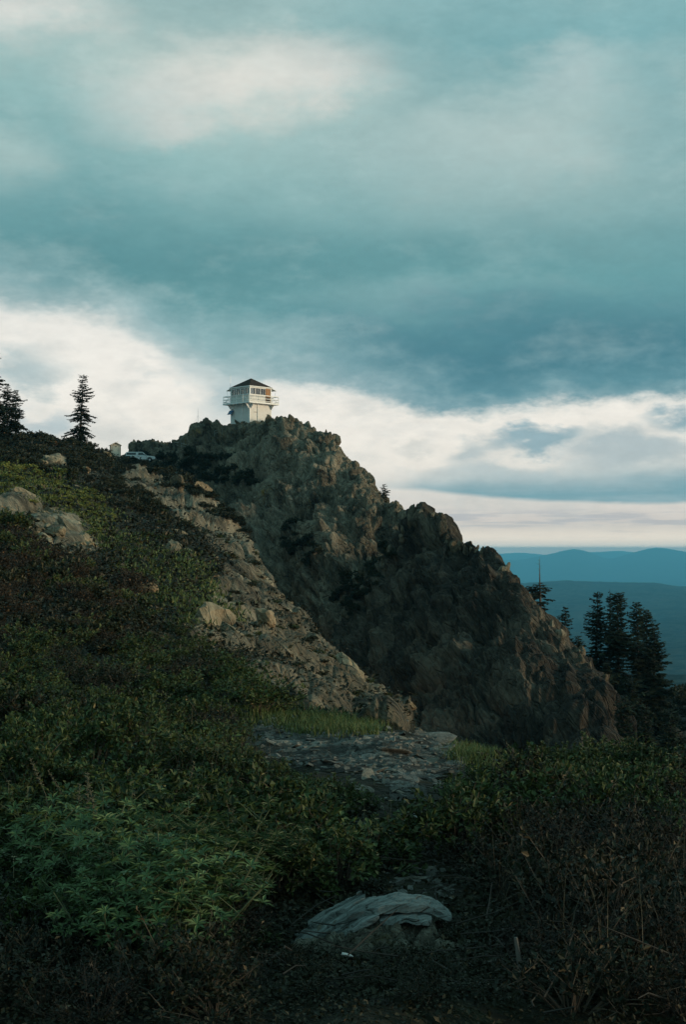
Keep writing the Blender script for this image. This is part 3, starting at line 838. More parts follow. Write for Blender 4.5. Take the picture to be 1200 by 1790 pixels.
# ---- the fire lookout
A = 4.22; Hh = A / 2; CW = 0.83
DK, SILL, EAV, APX = 3.02, 4.12, 5.33, 6.80
TD = 210.0
tower = empty("fire_lookout", at(439, 742, TD), R(45))
tag(tower, "white wooden fire lookout with brown pyramid roof and railed catwalk on the rocky summit", "lookout")
def TP(mb, name, mat, parent=None):
    return mb.build(name, mat, parent or tower)
def face_frame(k):
    """k: 0 = -Y (lit side), 1 = +X, 2 = +Y, 3 = -X (shaded side); returns a point builder (along, out, up)"""
    q = Matrix.Rotation(k * math.pi / 2, 3, 'Z')
    return (lambda u, out, z: q @ Vector((u, -(Hh + out), z))), q
for k in range(4):
    P_, q = face_frame(k)
    TP(MB().box(P_(0, -0.06, (DK - 1.2) / 2 - 0.02), (A - 0.24, 0.12, DK + 1.2 - 0.04), q), "lower_wall", M_white)
    # lapped boards on the lower wall
    lb = MB()
    for j in range(13):
        lb.prism([P_(-Hh + 0.1, 0.004, 0.05 + j * 0.228), P_(-Hh + 0.1, 0.014, 0.05 + j * 0.228), P_(-Hh + 0.1, 0.006, 0.272 + j * 0.228)], q @ Vector((A - 0.2, 0, 0)))
    TP(lb, "siding", M_white)
    TP(MB().box(P_(-Hh + 0.05, -0.05, (EAV - 1.2) / 2), (0.16, 0.16, EAV + 1.2), q), "corner_post", M_trim)
    TP(MB().box(P_(0, -0.05, (DK + SILL) / 2), (A - 0.2, 0.08, SILL - DK - 0.02), q), "cab_wall", M_white)
    TP(MB().box(P_(0, 0.0, SILL + 0.03), (A - 0.2, 0.14, 0.06), q), "sill", M_trim)
    TP(MB().box(P_(0, -0.05, EAV - 0.07), (A - 0.2, 0.10, 0.14), q), "head_beam", M_trim)
    # windows (the lit side has the door in its far bay)
    nb = 4
    wbay = (A - 0.3) / nb
    for j in range(nb):
        u = -A / 2 + 0.15 + wbay * (j + 0.5)
        if k == 0 and j == nb - 1:
            d = TP(MB().box(P_(u, 0.0, (DK + EAV) / 2 - 0.06), (wbay * 0.92, 0.05, EAV - DK - 0.16), q), "door", M_door)
            TP(MB().box(P_(u, 0.035, DK + 0.52), (wbay * 0.7, 0.02, 0.72), q), "door_panel", M_dark, d)
            TP(MB().box(P_(u - wbay * 0.36, 0.05, DK + 1.05), (0.04, 0.06, 0.12), q), "handle", M_steel, d)
            continue
        f = MB(); w2 = wbay / 2 - 0.01; z0, z1 = SILL + 0.06, EAV - 0.14
        for (a_, b_) in ((-w2 + 0.02, 0.04), (w2 - 0.02, 0.04), (0, 0.02)):
            f.box(P_(u + a_, -0.04, (z0 + z1) / 2), (b_, 0.05, z1 - z0), q)
        f.box(P_(u, -0.04, z0 + 0.03), (wbay - 0.02, 0.05, 0.06), q); f.box(P_(u, -0.04, z1 - 0.03), (wbay - 0.02, 0.05, 0.06), q)
        fo = TP(f, "window", M_trim)
        for s_ in (-1, 1):
            TP(MB().box(P_(u + s_ * w2 / 2, -0.045, (z0 + z1) / 2), (w2 - 0.09, 0.008, z1 - z0 - 0.1), q), "pane", M_glass, fo)
    # catwalk
    wl = A + 2 * CW
    TP(MB().box(P_(CW / 2 + 0.02, CW / 2 + 0.05, DK - 0.04), (A + CW - 0.06, CW - 0.06, 0.06), q), "catwalk_deck", M_deck)
    jb = MB()
    for j in range(7):
        jb.box(P_(-Hh + 0.1 + j * (A - 0.2) / 6, CW / 2 + 0.04, DK - 0.15), (0.07, CW - 0.1, 0.14), q)
    TP(jb, "joist", M_trim)
    TP(MB().box(P_(0, CW, DK - 0.08), (wl, 0.05, 0.22), q), "fascia", M_trim)
    for zz, nm in ((DK + 1.02, "top_rail"), (DK + 0.56, "mid_rail"), (DK + 0.2, "toe_rail")):
        TP(MB().box(P_(0, CW - 0.03, zz), (wl - 0.08, 0.05, 0.07 if zz < DK + 1 else 0.10), q), nm, M_trim)
    for j in range(5):
        u = -wl / 2 + 0.06 + j * (wl - 0.12) / 4
        if j < 4:
            TP(MB().box(P_(u, CW - 0.075, DK + 0.5), (0.07, 0.05, 1.0), q), "rail_post", M_trim)
            br = MB().box(P_(u + (wl - 0.12) / 8, CW - 0.10, DK + 0.52), (1.45, 0.03, 0.05), q @ Matrix.Rotation(R(34 if j % 2 else -34), 3, 'Y'))
            if j in (0, 3): TP(br, "diagonal_brace", M_trim)
    # brackets under the catwalk
    for u in (-Hh + 0.12, Hh - 0.12):
        TP(MB().prism([P_(u, 0.02, DK - 0.22), P_(u, CW - 0.1, DK - 0.22), P_(u, 0.02, DK - 1.0)], q @ Vector((0.07, 0, 0))), "bracket", M_trim)
pf, qf = face_frame(0)
TP(MB().box(pf(-Hh + A * 0.36, 0.07, DK / 2 - 0.2), (0.10, 0.09, DK + 0.2), qf), "support_post", M_trim)
for (u, z) in ((-Hh + A * 0.26, 1.62), (-Hh + A * 0.84, 1.38)):
    TP(MB().box(pf(u, 0.05, z), (0.55, 0.04, 0.06), qf), "wall_bar", M_rust)
pl, ql = face_frame(3)
TP(MB().box(pl(Hh - A * 0.38, 0.07, DK / 2 - 0.2), (0.10, 0.09, DK + 0.2), ql), "support_post", M_trim)
fl_ = TP(MB().box(pl(-Hh + 0.45, 0.12, DK - 0.62), (0.30, 0.2, 0.30), ql), "floodlight", M_trim)
sp_ = TP(MB().box(pl(-Hh + 0.25, 0.30, 1.72), (0.95, 0.04, 0.75), ql @ Matrix.Rotation(R(-35), 3, 'X')), "solar_panel", M_blue)
TP(MB().tube(pl(-Hh + 0.25, 0.02, 1.75), pl(-Hh + 0.25, 0.28, 1.70), 0.03), "panel_arm", M_steel, sp_)
# floor, ceiling, roof
TP(MB().box((0, 0, DK - 0.03), (A - 0.2, A - 0.2, 0.1)), "cab_floor", M_inside)
TP(MB().box((0, 0, EAV + 0.02), (A - 0.02, A - 0.02, 0.04)), "cab_ceiling", M_inside)
rf = MB(); e = Hh + 0.16
rf.add([(-e, -e, EAV + 0.05), (e, -e, EAV + 0.05), (e, e, EAV + 0.05), (-e, e, EAV + 0.05), (0, 0, APX)], [(0, 1, 4), (1, 2, 4), (2, 3, 4), (3, 0, 4), (3, 2, 1, 0)])
roof = TP(rf, "roof", M_shingle)
# courses of shingles standing proud
cs = MB()
for k in range(4):
    q = Matrix.Rotation(k * math.pi / 2, 3, 'Z')
    for j in range(9):
        t0 = j / 9.0; t1 = t0 + 0.10
        w0, w1_ = e * (1 - t0), e * (1 - t1) if t1 < 1 else 0.02
        z0 = EAV + 0.05 + (APX - EAV - 0.05) * t0; z1 = EAV + 0.05 + (APX - EAV - 0.05) * min(t1, 0.99)
        cs.add([q @ Vector(p) for p in ((-w0, -w0 - 0.012, z0 + 0.03), (w0, -w0 - 0.012, z0 + 0.03), (w1_, -w1_ - 0.002, z1 + 0.006), (-w1_, -w1_ - 0.002, z1 + 0.006))], [(0, 1, 2, 3)])
so = TP(cs, "shingle_courses", M_shingle, roof); so['kind'] = 'stuff'
for k in range(4):
    P_, q = face_frame(k)
    TP(MB().box(P_(0, 0.165, EAV + 0.02), (2 * e + 0.03, 0.03, 0.12), q), "eave_board", M_trim, roof)
TP(MB().tube((0, 0, APX - 0.03), (0, 0, APX + 0.12), 0.05, 0.02), "finial", M_trim, roof)
for k in (1, 2):
    P_, q = face_frame(k)
    sh = TP(MB().prism([P_(-Hh - 0.05, 0.17, EAV - 0.10), P_(-Hh - 0.05, 1.02, EAV - 0.34), P_(-Hh - 0.05, 1.02, EAV - 0.30), P_(-Hh - 0.05, 0.17, EAV - 0.04)], q @ Vector((A + 0.1, 0, 0))), "raised_shutter", M_trim)
    for u in (-Hh + 0.1, 0, Hh - 0.1):
        TP(MB().tube(P_(u, CW - 0.05, DK + 0.9), P_(u, 0.95, EAV - 0.32), 0.02, n=6), "prop_rod", M_trim, sh)
# things inside the cab
st = TP(MB().box((0.1, 0.1, DK + 0.55), (0.5, 0.5, 1.0)).tube((0.1, 0.1, DK + 1.05), (0.1, 0.1, DK + 1.2), 0.28, n=12), "sighting_stand", M_dark)
TP(MB().box((-1.3, 1.4, DK + 0.3), (1.0, 0.9, 0.5)).box((1.2, 1.55, DK + 0.45), (1.3, 0.6, 0.8)), "furniture", M_inside)
ant = TP(MB().tube((-Hh - 0.12, Hh - 0.05, EAV - 1.0), (-Hh - 0.12, Hh - 0.05, EAV + 2.0), 0.022, 0.012, 6), "antenna", M_steel)
for z in (EAV - 0.8, EAV - 0.3):
    TP(MB().box((-Hh - 0.09, Hh - 0.05, z), (0.12, 0.05, 0.05)), "clamp", M_steel, ant)

# ---- mast beside it
def hole(px, py, d, dz=0.0):
    p = at(px, py, d); return p
p = at(346, 742, 214)
mast = empty("radio_mast", (p.x, p.y, drop(p.x, p.y, ALL) - 0.3))
tag(mast, "thin bare radio mast standing on the dark rocks beside the lookout", "mast")
mh = at(346, 714, 214).z - mast.location.z
MB().tube((0, 0, 0), (0, 0, mh), 0.03, 0.014, 6).build("pole", M_steel, mast)
MB().tube((0, 0, 0.0), (0, 0, 0.5), 0.07, 0.06, 8).build("base", M_steel, mast)
gw = MB()
for k in range(3):
    gw.tube((0, 0, mh * 0.6), (math.cos(k * 2.1) * 1.2, math.sin(k * 2.1) * 1.2, 0.1), 0.006, n=4)
gw.build("guy_wire", M_steel, mast)

# ---- handrails of the stair up the rocks
M_rail = plain_mat("dull_rail", (0.30, 0.33, 0.32), 0.6)
def handrail(pts, label):
    o = empty("handrail", pts[0]); base = Vector(pts[0])
    tag(o, label, "handrail", None)
    r1, r2 = MB(), MB()
    for a, b in zip(pts, pts[1:]):
        a, b = Vector(a) - base, Vector(b) - base
        up = Vector((0, 0, 0.72)); r1.tube(a + up, b + up, 0.025, n=6); r2.tube(a + up * 0.5, b + up * 0.5, 0.02, n=6)
    r1.build("top_rail", M_rail, o); r2.build("mid_rail", M_rail, o)
    for p_ in pts:
        q_ = Vector(p_) - base
        MB().tube(q_ - Vector((0, 0, 0.6)), q_ + Vector((0, 0, 0.74)), 0.025, n=6).build("post", M_rail, o)
    return o
handrail([ray(px, py, ALL)[0] for px, py in ((304, 781), (317, 783), (329, 787), (341, 793))], "long white handrail dropping down the rocks above the dark thicket")
handrail([ray(px, py, ALL)[0] for px, py in ((375, 762), (388, 757))], "short pale handrail high on the rocks just below the lookout")

# ---- the outhouse
M_tan = plain_mat("tan_boards", (0.62, 0.50, 0.37), 0.75, var=0.12, scale=2, dirt=(0.35, 0.26, 0.18))
M_cream = plain_mat("cream_boards", (0.85, 0.75, 0.60), 0.75, var=0.1, scale=2)
M_redwood = plain_mat("red_brown_trim", (0.26, 0.13, 0.08), 0.8)
oh = empty("outhouse", at(201, 797, 227), R(16))
tag(oh, "small cream outhouse with a gable roof beside the white pickup", "outhouse")
w, dp, wh, rh = 1.52, 1.5, 1.68, 2.06
for s_ in (-1, 1):
    for j in range(6):
        MB().box((s_ * (w / 2 - 0.03), -dp / 2 + (j + 0.5) * dp / 6, wh / 2 - 0.2), (0.05 + 0.008 * (j % 2), dp / 6 - 0.012, wh + 0.4)).build("side_board", M_tan, oh)
for j in range(6):
    u = -w / 2 + (j + 0.5) * w / 6
    hh = wh + (rh - wh) * (1 - abs(u) / (w / 2)) - 0.05
    MB().box((u, dp / 2, hh / 2 - 0.2), (w / 6 - 0.012, 0.05, hh + 0.4)).build("back_board", M_tan, oh)
    if abs(u) > w / 4:
        MB().box((u, -dp / 2, hh / 2 - 0.2), (w / 6 - 0.012, 0.05, hh + 0.4)).build("front_board", M_cream, oh)
MB().box((0, -dp / 2, (1.62 + rh) / 2 - 0.08), (w * 0.66, 0.05, rh - 1.62 - 0.12)).build("gable_panel", M_tan, oh)
dr = MB().box((0, -dp / 2 - 0.01, 0.78), (w * 0.60, 0.05, 1.62)).build("door", M_cream, oh)
MB().box((w * 0.22, -dp / 2 - 0.05, 0.8), (0.04, 0.05, 0.14)).build("handle", M_rust, dr)
MB().box((0, -dp / 2 - 0.045, 1.42), (0.32, 0.02, 0.10)).build("vent_slot", M_dark, dr)
for s_ in (-1, 1):
    MB().box((s_ * (w / 2 + 0.01), -dp / 2 - 0.02, wh / 2 - 0.2), (0.09, 0.09, wh + 0.36)).build("corner_board", M_redwood, oh)
    e2 = w / 2 + 0.18; sl = (rh - wh) / (w / 2)
    MB().prism([(s_ * e2, -dp / 2 - 0.22, rh - sl * e2), (0, -dp / 2 - 0.22, rh), (0, -dp / 2 - 0.22, rh + 0.08), (s_ * e2, -dp / 2 - 0.22, rh - sl * e2 + 0.08)], (0, dp + 0.44, 0)).build("roof_panel", M_tan, oh)
MB().tube((w / 2 - 0.25, dp / 2 + 0.1, 0.2), (w / 2 - 0.25, dp / 2 + 0.1, rh + 0.35), 0.05, n=8).build("vent_pipe", M_steel, oh)

# ---- the pickup
M_truck = plain_mat("white_car_paint", (0.74, 0.76, 0.76), 0.3, var=0.03, spec=0.5, dirt=(0.58, 0.56, 0.52))
M_tyre = plain_mat("tyre_rubber", (0.02, 0.02, 0.02), 0.9)
M_lamp = plain_mat("lamp_lens", (0.6, 0.6, 0.58), 0.15)
M_tail = plain_mat("tail_lens", (0.35, 0.02, 0.02), 0.2)
tk = empty("pickup_truck", at(246.5, 808, 236.5), R(3))
tag(tk, "white pickup truck with a windowed camper shell parked behind dark brush", "truck")
hw = 0.88
def side_profile(pts, y0, y1):
    m_ = MB(); m_.prism([(x, y0, z) for x, z in pts], (0, y1 - y0, 0)); return m_
def bev(o, wdt=0.03):
    b_ = o.modifiers.new("bevel", 'BEVEL'); b_.width = wdt; b_.segments = 2; b_.limit_method = 'ANGLE'; return o
bd = side_profile([(-2.5, 0.42), (-1.75, 0.42), (-1.72, 0.66), (-1.52, 0.80), (-1.22, 0.80), (-1.02, 0.66), (-0.98, 0.40), (1.08, 0.40), (1.12, 0.66), (1.32, 0.80), (1.62, 0.80), (1.82, 0.66), (1.86, 0.44), (2.46, 0.46), (2.5, 0.62), (2.44, 0.92), (1.15, 1.04), (0.9, 1.06), (-2.5, 1.06)], -hw, hw).build("body", M_truck, tk)
bev(bd, 0.04)
cabm = MB()
for nm, pts in (("f", [(-0.62, 1.06), (1.02, 1.06), (0.32, 1.66), (-0.55, 1.68)]),):
    lo = [(x, z) for x, z in pts]
    vs = []
    for s_ in (-1, 1):
        for (x, z) in lo:
            vs.append((x, s_ * (hw - 0.02 - (z - 1.06) * 0.22), z))
    cabm.add(vs, [(0, 3, 2, 1), (4, 5, 6, 7), (0, 1, 5, 4), (1, 2, 6, 5), (2, 3, 7, 6), (3, 0, 4, 7)])
bev(cabm.build("cab", M_truck, tk), 0.04)
for s_ in (-1, 1):
    yb = lambda z: s_ * (hw - 0.02 - (z - 1.06) * 0.22 + 0.006)
    g1 = MB(); g1.prism([(-0.42, yb(1.12), 1.12), (0.80, yb(1.12), 1.12), (0.28, yb(1.58), 1.58), (-0.40, yb(1.58), 1.58)], (0, s_ * 0.006, 0)); g1.build("side_window", M_tint, tk)
    g2 = MB(); g2.prism([(-2.36, yb(1.16), 1.16), (-0.78, yb(1.16), 1.16), (-0.78, yb(1.55), 1.55), (-2.30, yb(1.55), 1.55)], (0, s_ * 0.006, 0)); g2.build("shell_window", M_tint, tk)
    dl = MB().box((-0.48, s_ * (hw + 0.002), 0.75), (0.02, 0.008, 0.6)).box((0.92, s_ * (hw + 0.002), 0.75), (0.02, 0.008, 0.6)); dl.build("door_seam", M_dark, tk)
    MB().box((-0.36, s_ * (hw + 0.012), 0.92), (0.16, 0.03, 0.04)).build("door_handle", M_dark, tk)
    bev(MB().box((0.78, s_ * (hw + 0.10), 1.16), (0.09, 0.18, 0.16)).build("mirror", M_dark, tk), 0.02)
    MB().box((2.46, s_ * 0.66, 0.80), (0.07, 0.30, 0.15)).build("headlight", M_lamp, tk)
    MB().box((-2.505, s_ * 0.78, 0.86), (0.03, 0.14, 0.30)).build("tail_light", M_tail, tk)
    for x in (-1.37, 1.47):
        wb = MB(); wb.tube((x, s_ * (hw - 0.24), 0.36), (x, s_ * (hw - 0.01), 0.36), 0.36, n=24); wh_ = wb.build("wheel", M_tyre, tk)
        MB().tube((x, s_ * (hw - 0.02), 0.36), (x, s_ * (hw + 0.005), 0.36), 0.20, 0.17, n=16).build("rim", M_steel, wh_)
shl = MB(); vs = []
for s_ in (-1, 1):
    for (x, z) in ((-2.48, 1.06), (-0.64, 1.06), (-0.66, 1.66), (-2.40, 1.66)):
        vs.append((x, s_ * (hw - 0.02 - (z - 1.06) * 0.22), z))
shl.add(vs, [(0, 3, 2, 1), (4, 5, 6, 7), (0, 1, 5, 4), (1, 2, 6, 5), (2, 3, 7, 6), (3, 0, 4, 7)])
bev(shl.build("camper_shell", M_truck, tk), 0.04)
ws_ = MB(); ws_.prism([(0.96, -0.74, 1.12), (0.96, 0.74, 1.12), (0.37, 0.66, 1.62), (0.37, -0.66, 1.62)], (0.012, 0, 0.012)); ws_.build("windshield", M_tint, tk)
bev(MB().box((2.53, 0, 0.52), (0.14, 1.7, 0.16)).build("bumper", M_steel, tk), 0.03)
bev(MB().box((-2.56, 0, 0.50), (0.14, 1.6, 0.16)).build("bumper", M_steel, tk), 0.03)
MB().box((2.475, 0, 0.78), (0.03, 0.95, 0.16)).build("grille", M_dark, tk)
# ------------------------------------------------------------------ conifers
M_bark = plain_mat("fir_bark", (0.055, 0.045, 0.036), 0.95, var=0.3, scale=6)
M_needle = leaf_mat("fir_needles", (0.010, 0.016, 0.009), (0.034, 0.046, 0.024), rough=0.7, spec=0.15)
M_needle2 = leaf_mat("sparse_needles", (0.016, 0.020, 0.012), (0.045, 0.050, 0.030), rough=0.7, spec=0.15)
M_deadwood = plain_mat("grey_deadwood", (0.13, 0.115, 0.10), 0.9, var=0.3)

def conifer(name, pos, H, Rr, seed, label, dens=1.0, bare=0.06, dead_top=0.0, power=0.75, lean=(0, 0), sparse=0.0, group=None, side=0.0, needle=None):
    rng = random.Random(seed)
    root = empty(name, pos)
    tag(root, label, "tree", group)
    tr = MB(); pts = []
    for j in range(9):
        t = j / 8
        pts.append(Vector((lean[0] * t * H + math.sin(t * 5 + seed) * 0.02 * H * 0.3, lean[1] * t * H, t * H - (0.6 if j == 0 else 0))))
    r0 = 0.019 * H + 0.03
    for j in range(8):
        tr.tube(pts[j], pts[j + 1], r0 * (1 - j / 8) ** 0.9 + 0.006, r0 * (1 - (j + 1) / 8) ** 0.9 + 0.006, 7, False)
    def axis(z):
        t = min(max(z / H, 0), 0.999) * 8; j = int(t); return pts[j].lerp(pts[j + 1], t - j)
    vs, fs = [], []
    z = H * bare
    step = 0.21 / dens
    while z < H * 0.995:
        t = (z / H - bare) / (1 - bare)
        dead = t > 1 - dead_top
        prof = (1 - t) ** power * (0.72 + 0.28 * math.sin(t * 23 + seed)) * (0.45 + 0.55 * min(1, t * 6 + 0.35))
        L0 = Rr * prof + 0.10
        nb = rng.choice((4, 5, 6)) if not dead else 2
        if dead: L0 = min(L0, 0.035 * H)
        ph = rng.random() * 6.28
        for b in range(nb):
            if rng.random() < sparse: continue
            a = ph + b * 6.283 / nb + rng.uniform(-0.35, 0.35)
            L = L0 * rng.uniform(0.55, 1.18) * (1 + side * math.cos(a))
            if rng.random() < 0.10: L *= 1.25
            zz = z + rng.uniform(-0.5, 0.5) * step
            c = axis(zz); dr = Vector((math.cos(a), math.sin(a), 0))
            up0 = 0.35 * t - 0.10 + rng.uniform(-0.1, 0.1); droop = 0.55 * (1 - t) + 0.1
            def bp(s):
                return c + dr * (L * s) + Vector((0, 0, L * (up0 * s - droop * s * s + 0.22 * s ** 4)))
            rb = 0.010 + 0.007 * L
            n_seg = 2
            for k in range(n_seg):
                tr.tube(bp(k / n_seg), bp((k + 1) / n_seg), rb * (1 - k / n_seg * 0.7), rb * (1 - (k + 1) / n_seg * 0.7), 3, False)
            if dead: continue
            ns = max(4, int(L / 0.06))
            sd_ = Vector((-dr.y, dr.x, 0))
            for k in range(ns):
                s = 0.12 + 0.9 * (k + rng.random()) / ns
                if rng.random() < 0.12: continue
                p0 = bp(min(s, 1.02))
                for sg in (-1, 1):
                    ln = (0.20 + 0.22 * L * (1 - s * 0.75)) * rng.uniform(0.6, 1.25)
                    dv = (sd_ * sg * rng.uniform(0.5, 1.0) + dr * rng.uniform(0.35, 1.0) + Vector((0, 0, rng.uniform(-0.65, 0.12)))).normalized()
                    wv = dv.cross(Vector((rng.uniform(-.5, .5), rng.uniform(-.5, .5), 1))).normalized() * ln * rng.uniform(0.22, 0.36)
                    i0 = len(vs)
                    vs += [p0, p0 + dv * ln * 0.5 + wv, p0 + dv * ln, p0 + dv * ln * 0.55 - wv]
                    fs.append((i0, i0 + 1, i0 + 2, i0 + 3))
        z += step * rng.uniform(0.8, 1.2)
    tr.build("trunk", M_bark if dead_top < 0.2 else M_deadwood, root)
    link("crown", mesh_np("crown", np.array([tuple(v) for v in vs]), np.array(fs), [needle or M_needle]), root)
    return root

def tree_at(px, ptop, pbase, d, hwpx, *a, sink=0.0, **k):
    b = at(px, pbase, d)
    g = drop(b.x, b.y, ALL)
    z0 = b.z if g is None else min(b.z, g)
    H = at(px, ptop, d).z - z0
    return conifer("fir_tree", (b.x, b.y, z0), H, 1.6 * hwpx / FOC * d, *a, **k)

tree_at(-14, 598, 765, 160, 27, 1, "tall fir half cut by the picture edge, towering over two smaller firs", power=0.6, dens=0.8)
tree_at(12, 671, 762, 168, 18, 2, "dense fir with a thin tip, between the tall edge fir and its shorter neighbour", dens=1.1, power=0.6)
tree_at(27, 681, 756, 171, 15, 3, "shorter bushy fir on the crest with one long low bough", dens=1.1, power=0.55)
tree_at(140, 657, 764, 180, 19, 4, "lone fir with ragged gaps standing apart on the grassy crest", dens=0.85, power=0.40, bare=0.05, lean=(0.035, 0), sparse=0.08)
tree_at(672, 847, 872, 181, 9, 5, "tiny stunted fir clinging to the cliff edge", dens=1.2, power=0.5, sparse=0.3)
tree_at(945, 974, 1116, 121, 30, 6, "half dead fir with a bare spire above the buttress", dens=0.8, dead_top=0.24, power=0.55, sparse=0.25, side=-0.25, needle=M_needle2)
tree_at(953, 1078, 1112, 116, 14, 16, "low bushy fir at the foot of the bare-topped one", dens=1.3, power=0.4)
tree_at(990, 1061, 1160, 122, 20, 7, "small narrow fir standing between the half dead fir and the dense clump", dens=1.0, power=0.55)
tree_at(1011, 1110, 1175, 120, 18, 8, "short round-topped fir leaning against the small narrow fir", dens=1.2, power=0.42)
tree_at(1044, 1033, 1250, 124, 26, 9, "tall slim fir, first of the dense clump beyond the buttress", dens=1.15, power=0.42)
tree_at(1066, 1029, 1240, 127, 20, 10, "thin fir with a needle-like tip in the middle of the clump", dens=0.9, power=0.6, dead_top=0.05, sparse=0.15)
tree_at(1080, 1035, 1270, 122, 30, 11, "thickest fir of the clump, with a blunt dark top", dens=1.25, power=0.40)
tree_at(1116, 1052, 1280, 123, 26, 12, "fir with a pointed top just past the gap in the clump", dens=1.1, power=0.45)
tree_at(1133, 1064, 1290, 126, 26, 13, "fir with a notched top crowding behind the pointed one", dens=1.1, power=0.42)
tree_at(1146, 1100, 1300, 120, 32, 14, "broad low fir closing the clump against the blue valley", dens=1.3, power=0.40)
tree_at(1060, 1160, 1300, 117, 26, 15, "squat dark fir in front of the clump", dens=1.3, power=0.45)
tree_at(1105, 1185, 1320, 114, 32, 17, "squat fir half hidden behind the lower end of the buttress", dens=1.3, power=0.45)
tree_at(1092, 1215, 1350, 96, 22, 21, "small dense fir at the foot of the buttress", dens=1.3, power=0.45)
tree_at(1128, 1232, 1350, 97, 26, 22, "small dense fir a step beyond the one at the foot of the buttress", dens=1.3, power=0.45)
tree_at(1172, 1240, 1360, 98, 30, 23, "wide young fir by the picture edge below the clump", dens=1.3, power=0.45)
tree_at(1245, 1130, 1300, 135, 32, 18, "fir standing just outside the picture edge over the valley", dens=1.0, power=0.45)

# ------------------------------------------------------------------ stones
def chunk(seed, sub=3, flat=1.0, nplane=14, rough=0.05, box=0.5):
    import bmesh
    rng = np.random.RandomState(seed)
    bm = bmesh.new(); bmesh.ops.create_icosphere(bm, subdivisions=sub, radius=1.0)
    v = np.array([p.co[:] for p in bm.verts]); f = np.array([[q.index for q in t.verts] for t in bm.faces]); bm.free()
    nn = rng.normal(size=(nplane, 3)); nn[:, 2] *= 0.9; nn /= np.linalg.norm(nn, axis=1, keepdims=True)
    dd = rng.uniform(0.55, 1.0, nplane)
    c = v @ nn.T
    r = np.min(np.where(c > 0.05, dd[None, :] / np.maximum(c, 0.05), 9), axis=1)
    r = np.minimum(r, 1.35)
    v = v * r[:, None]
    v = v + v / np.linalg.norm(v, axis=1, keepdims=True) * (blocks(v + seed * 3.1, 0.55, seed, 0.7) * rough * 2.2 + fbm(v + seed * 7.7, 0.4, 3, seed) * rough)[:, None]
    v[:, 2] *= flat
    return v, f
M_pale = rock_mat("pale_rock", (0.06, 0.049, 0.031), (0.22, 0.18, 0.115), (0.46, 0.39, 0.27), lichen=(0.26, 0.14, 0.03), lich=0.60, objvar=(0.85, 0.62, 0.45), scale=1.6, grain=tuple(sdir), bump=0.8, bd=0.12)
M_slate = rock_mat("blue_grey_slate", (0.05, 0.05, 0.043), (0.125, 0.127, 0.112), (0.27, 0.275, 0.245), lichen=(0.18, 0.13, 0.06), lich=0.66, objvar=(0.95, 0.72, 0.52), scale=12, bump=0.7, bd=0.012)
M_darkstone = rock_mat("dark_stone", (0.03, 0.025, 0.017), (0.10, 0.085, 0.06), (0.25, 0.22, 0.16), lichen=(0.26, 0.16, 0.03), lich=0.62, objvar=(0.8, 0.7, 0.55), scale=1.2, bump=0.7, bd=0.1)
rocks = []
for k in range(8):
    v, f = chunk(100 + k, 3, 0.75, 13, 0.06)
    rocks.append(mesh_np("stone", v, f, [M_pale]))
darkrocks = []
for k in range(6):
    v, f = chunk(130 + k, 3, 0.9, 12, 0.07)
    darkrocks.append(mesh_np("stone", v, f, [M_darkstone]))
slabs = []
for k in range(8):
    v, f = chunk(160 + k, 2, 0.16, 11, 0.04)
    slabs.append(mesh_np("stone", v, f, [M_slate]))

def place(name, me, p, s, rot, parent=None):
    o = link(name, me, parent)
    o.location = p; o.scale = s; o.rotation_euler = rot
    return o
rng = random.Random(77)
nprng = np.random.RandomState(5)
HP = hill.P; HX, HY = hill.pix(); HD = HP[..., 1]
crest_px = np.minimum.accumulate(HY, axis=0)
visible = HY <= crest_px + 4.0                     # in sight from the camera
frame = (HX > -40) & (HX < 1240) & (HY < 1830)

def pick(mask, n_, seed):
    """n_ grid points of the hillside, as likely as mask is high"""
    r = np.random.RandomState(seed)
    w = (mask * visible * frame).ravel().astype(float)
    idx = r.choice(len(w), size=n_, replace=False, p=w / w.sum())
    return idx

def stones(mask, n_, seed, meshes, smin, smax, sink=0.3, tilt=0.5, parent=None, pxs_=None):
    r = random.Random(seed)
    for i_ in pick(mask, n_, seed):
        p = HP.reshape(-1, 3)[i_]; d = p[1]
        s = (pxs_[0] + (pxs_[1] - pxs_[0]) * r.random() ** 2.2) / FOC * d if pxs_ else smin + (smax - smin) * r.random() ** 2
        s = min(max(s, smin), smax)
        place("stone", r.choice(meshes), (p[0], p[1], p[2] - s * sink * 0.5), (s * r.uniform(0.9, 1.8), s * r.uniform(0.7, 1.1), s * r.uniform(0.5, 0.85)),
              (r.uniform(-tilt, tilt) * 0.6, r.uniform(-tilt, tilt) * 0.5 + 0.5, r.uniform(-0.5, 0.5) - 0.5), parent)
spur_far = m_spur * (HD > 17)
stones(spur_far, 60, 1, rocks, 0.10, 2.2, 1.0, 0.4, hillside, (7, 24))
stones(m_rockl * (HD > 30), 70, 2, rocks, 0.2, 1.3, 0.5, 0.4, hillside, (6, 22))
stones(patch * (1 - m_spur) * (HD > 24), 52, 3, rocks, 0.1, 1.2, 0.5, 0.5, hillside, (4, 18))
mixm = poly_mask(HX, HY, [(170, 925), (320, 950), (400, 1010), (420, 1090), (330, 1110), (290, 1060), (200, 1000)], 10)
stones(poly_mask(HX, HY, [(60, 900), (200, 900), (420, 1080), (380, 1130), (250, 1100), (120, 1000)], 20) * (HD > 24), 60, 6, rocks, 0.1, 1.4, 0.4, 0.5, hillside, (5, 18))
stones(mixm * (HD > 24), 46, 4, rocks, 0.1, 1.2, 0.5, 0.5, hillside, (4, 16))
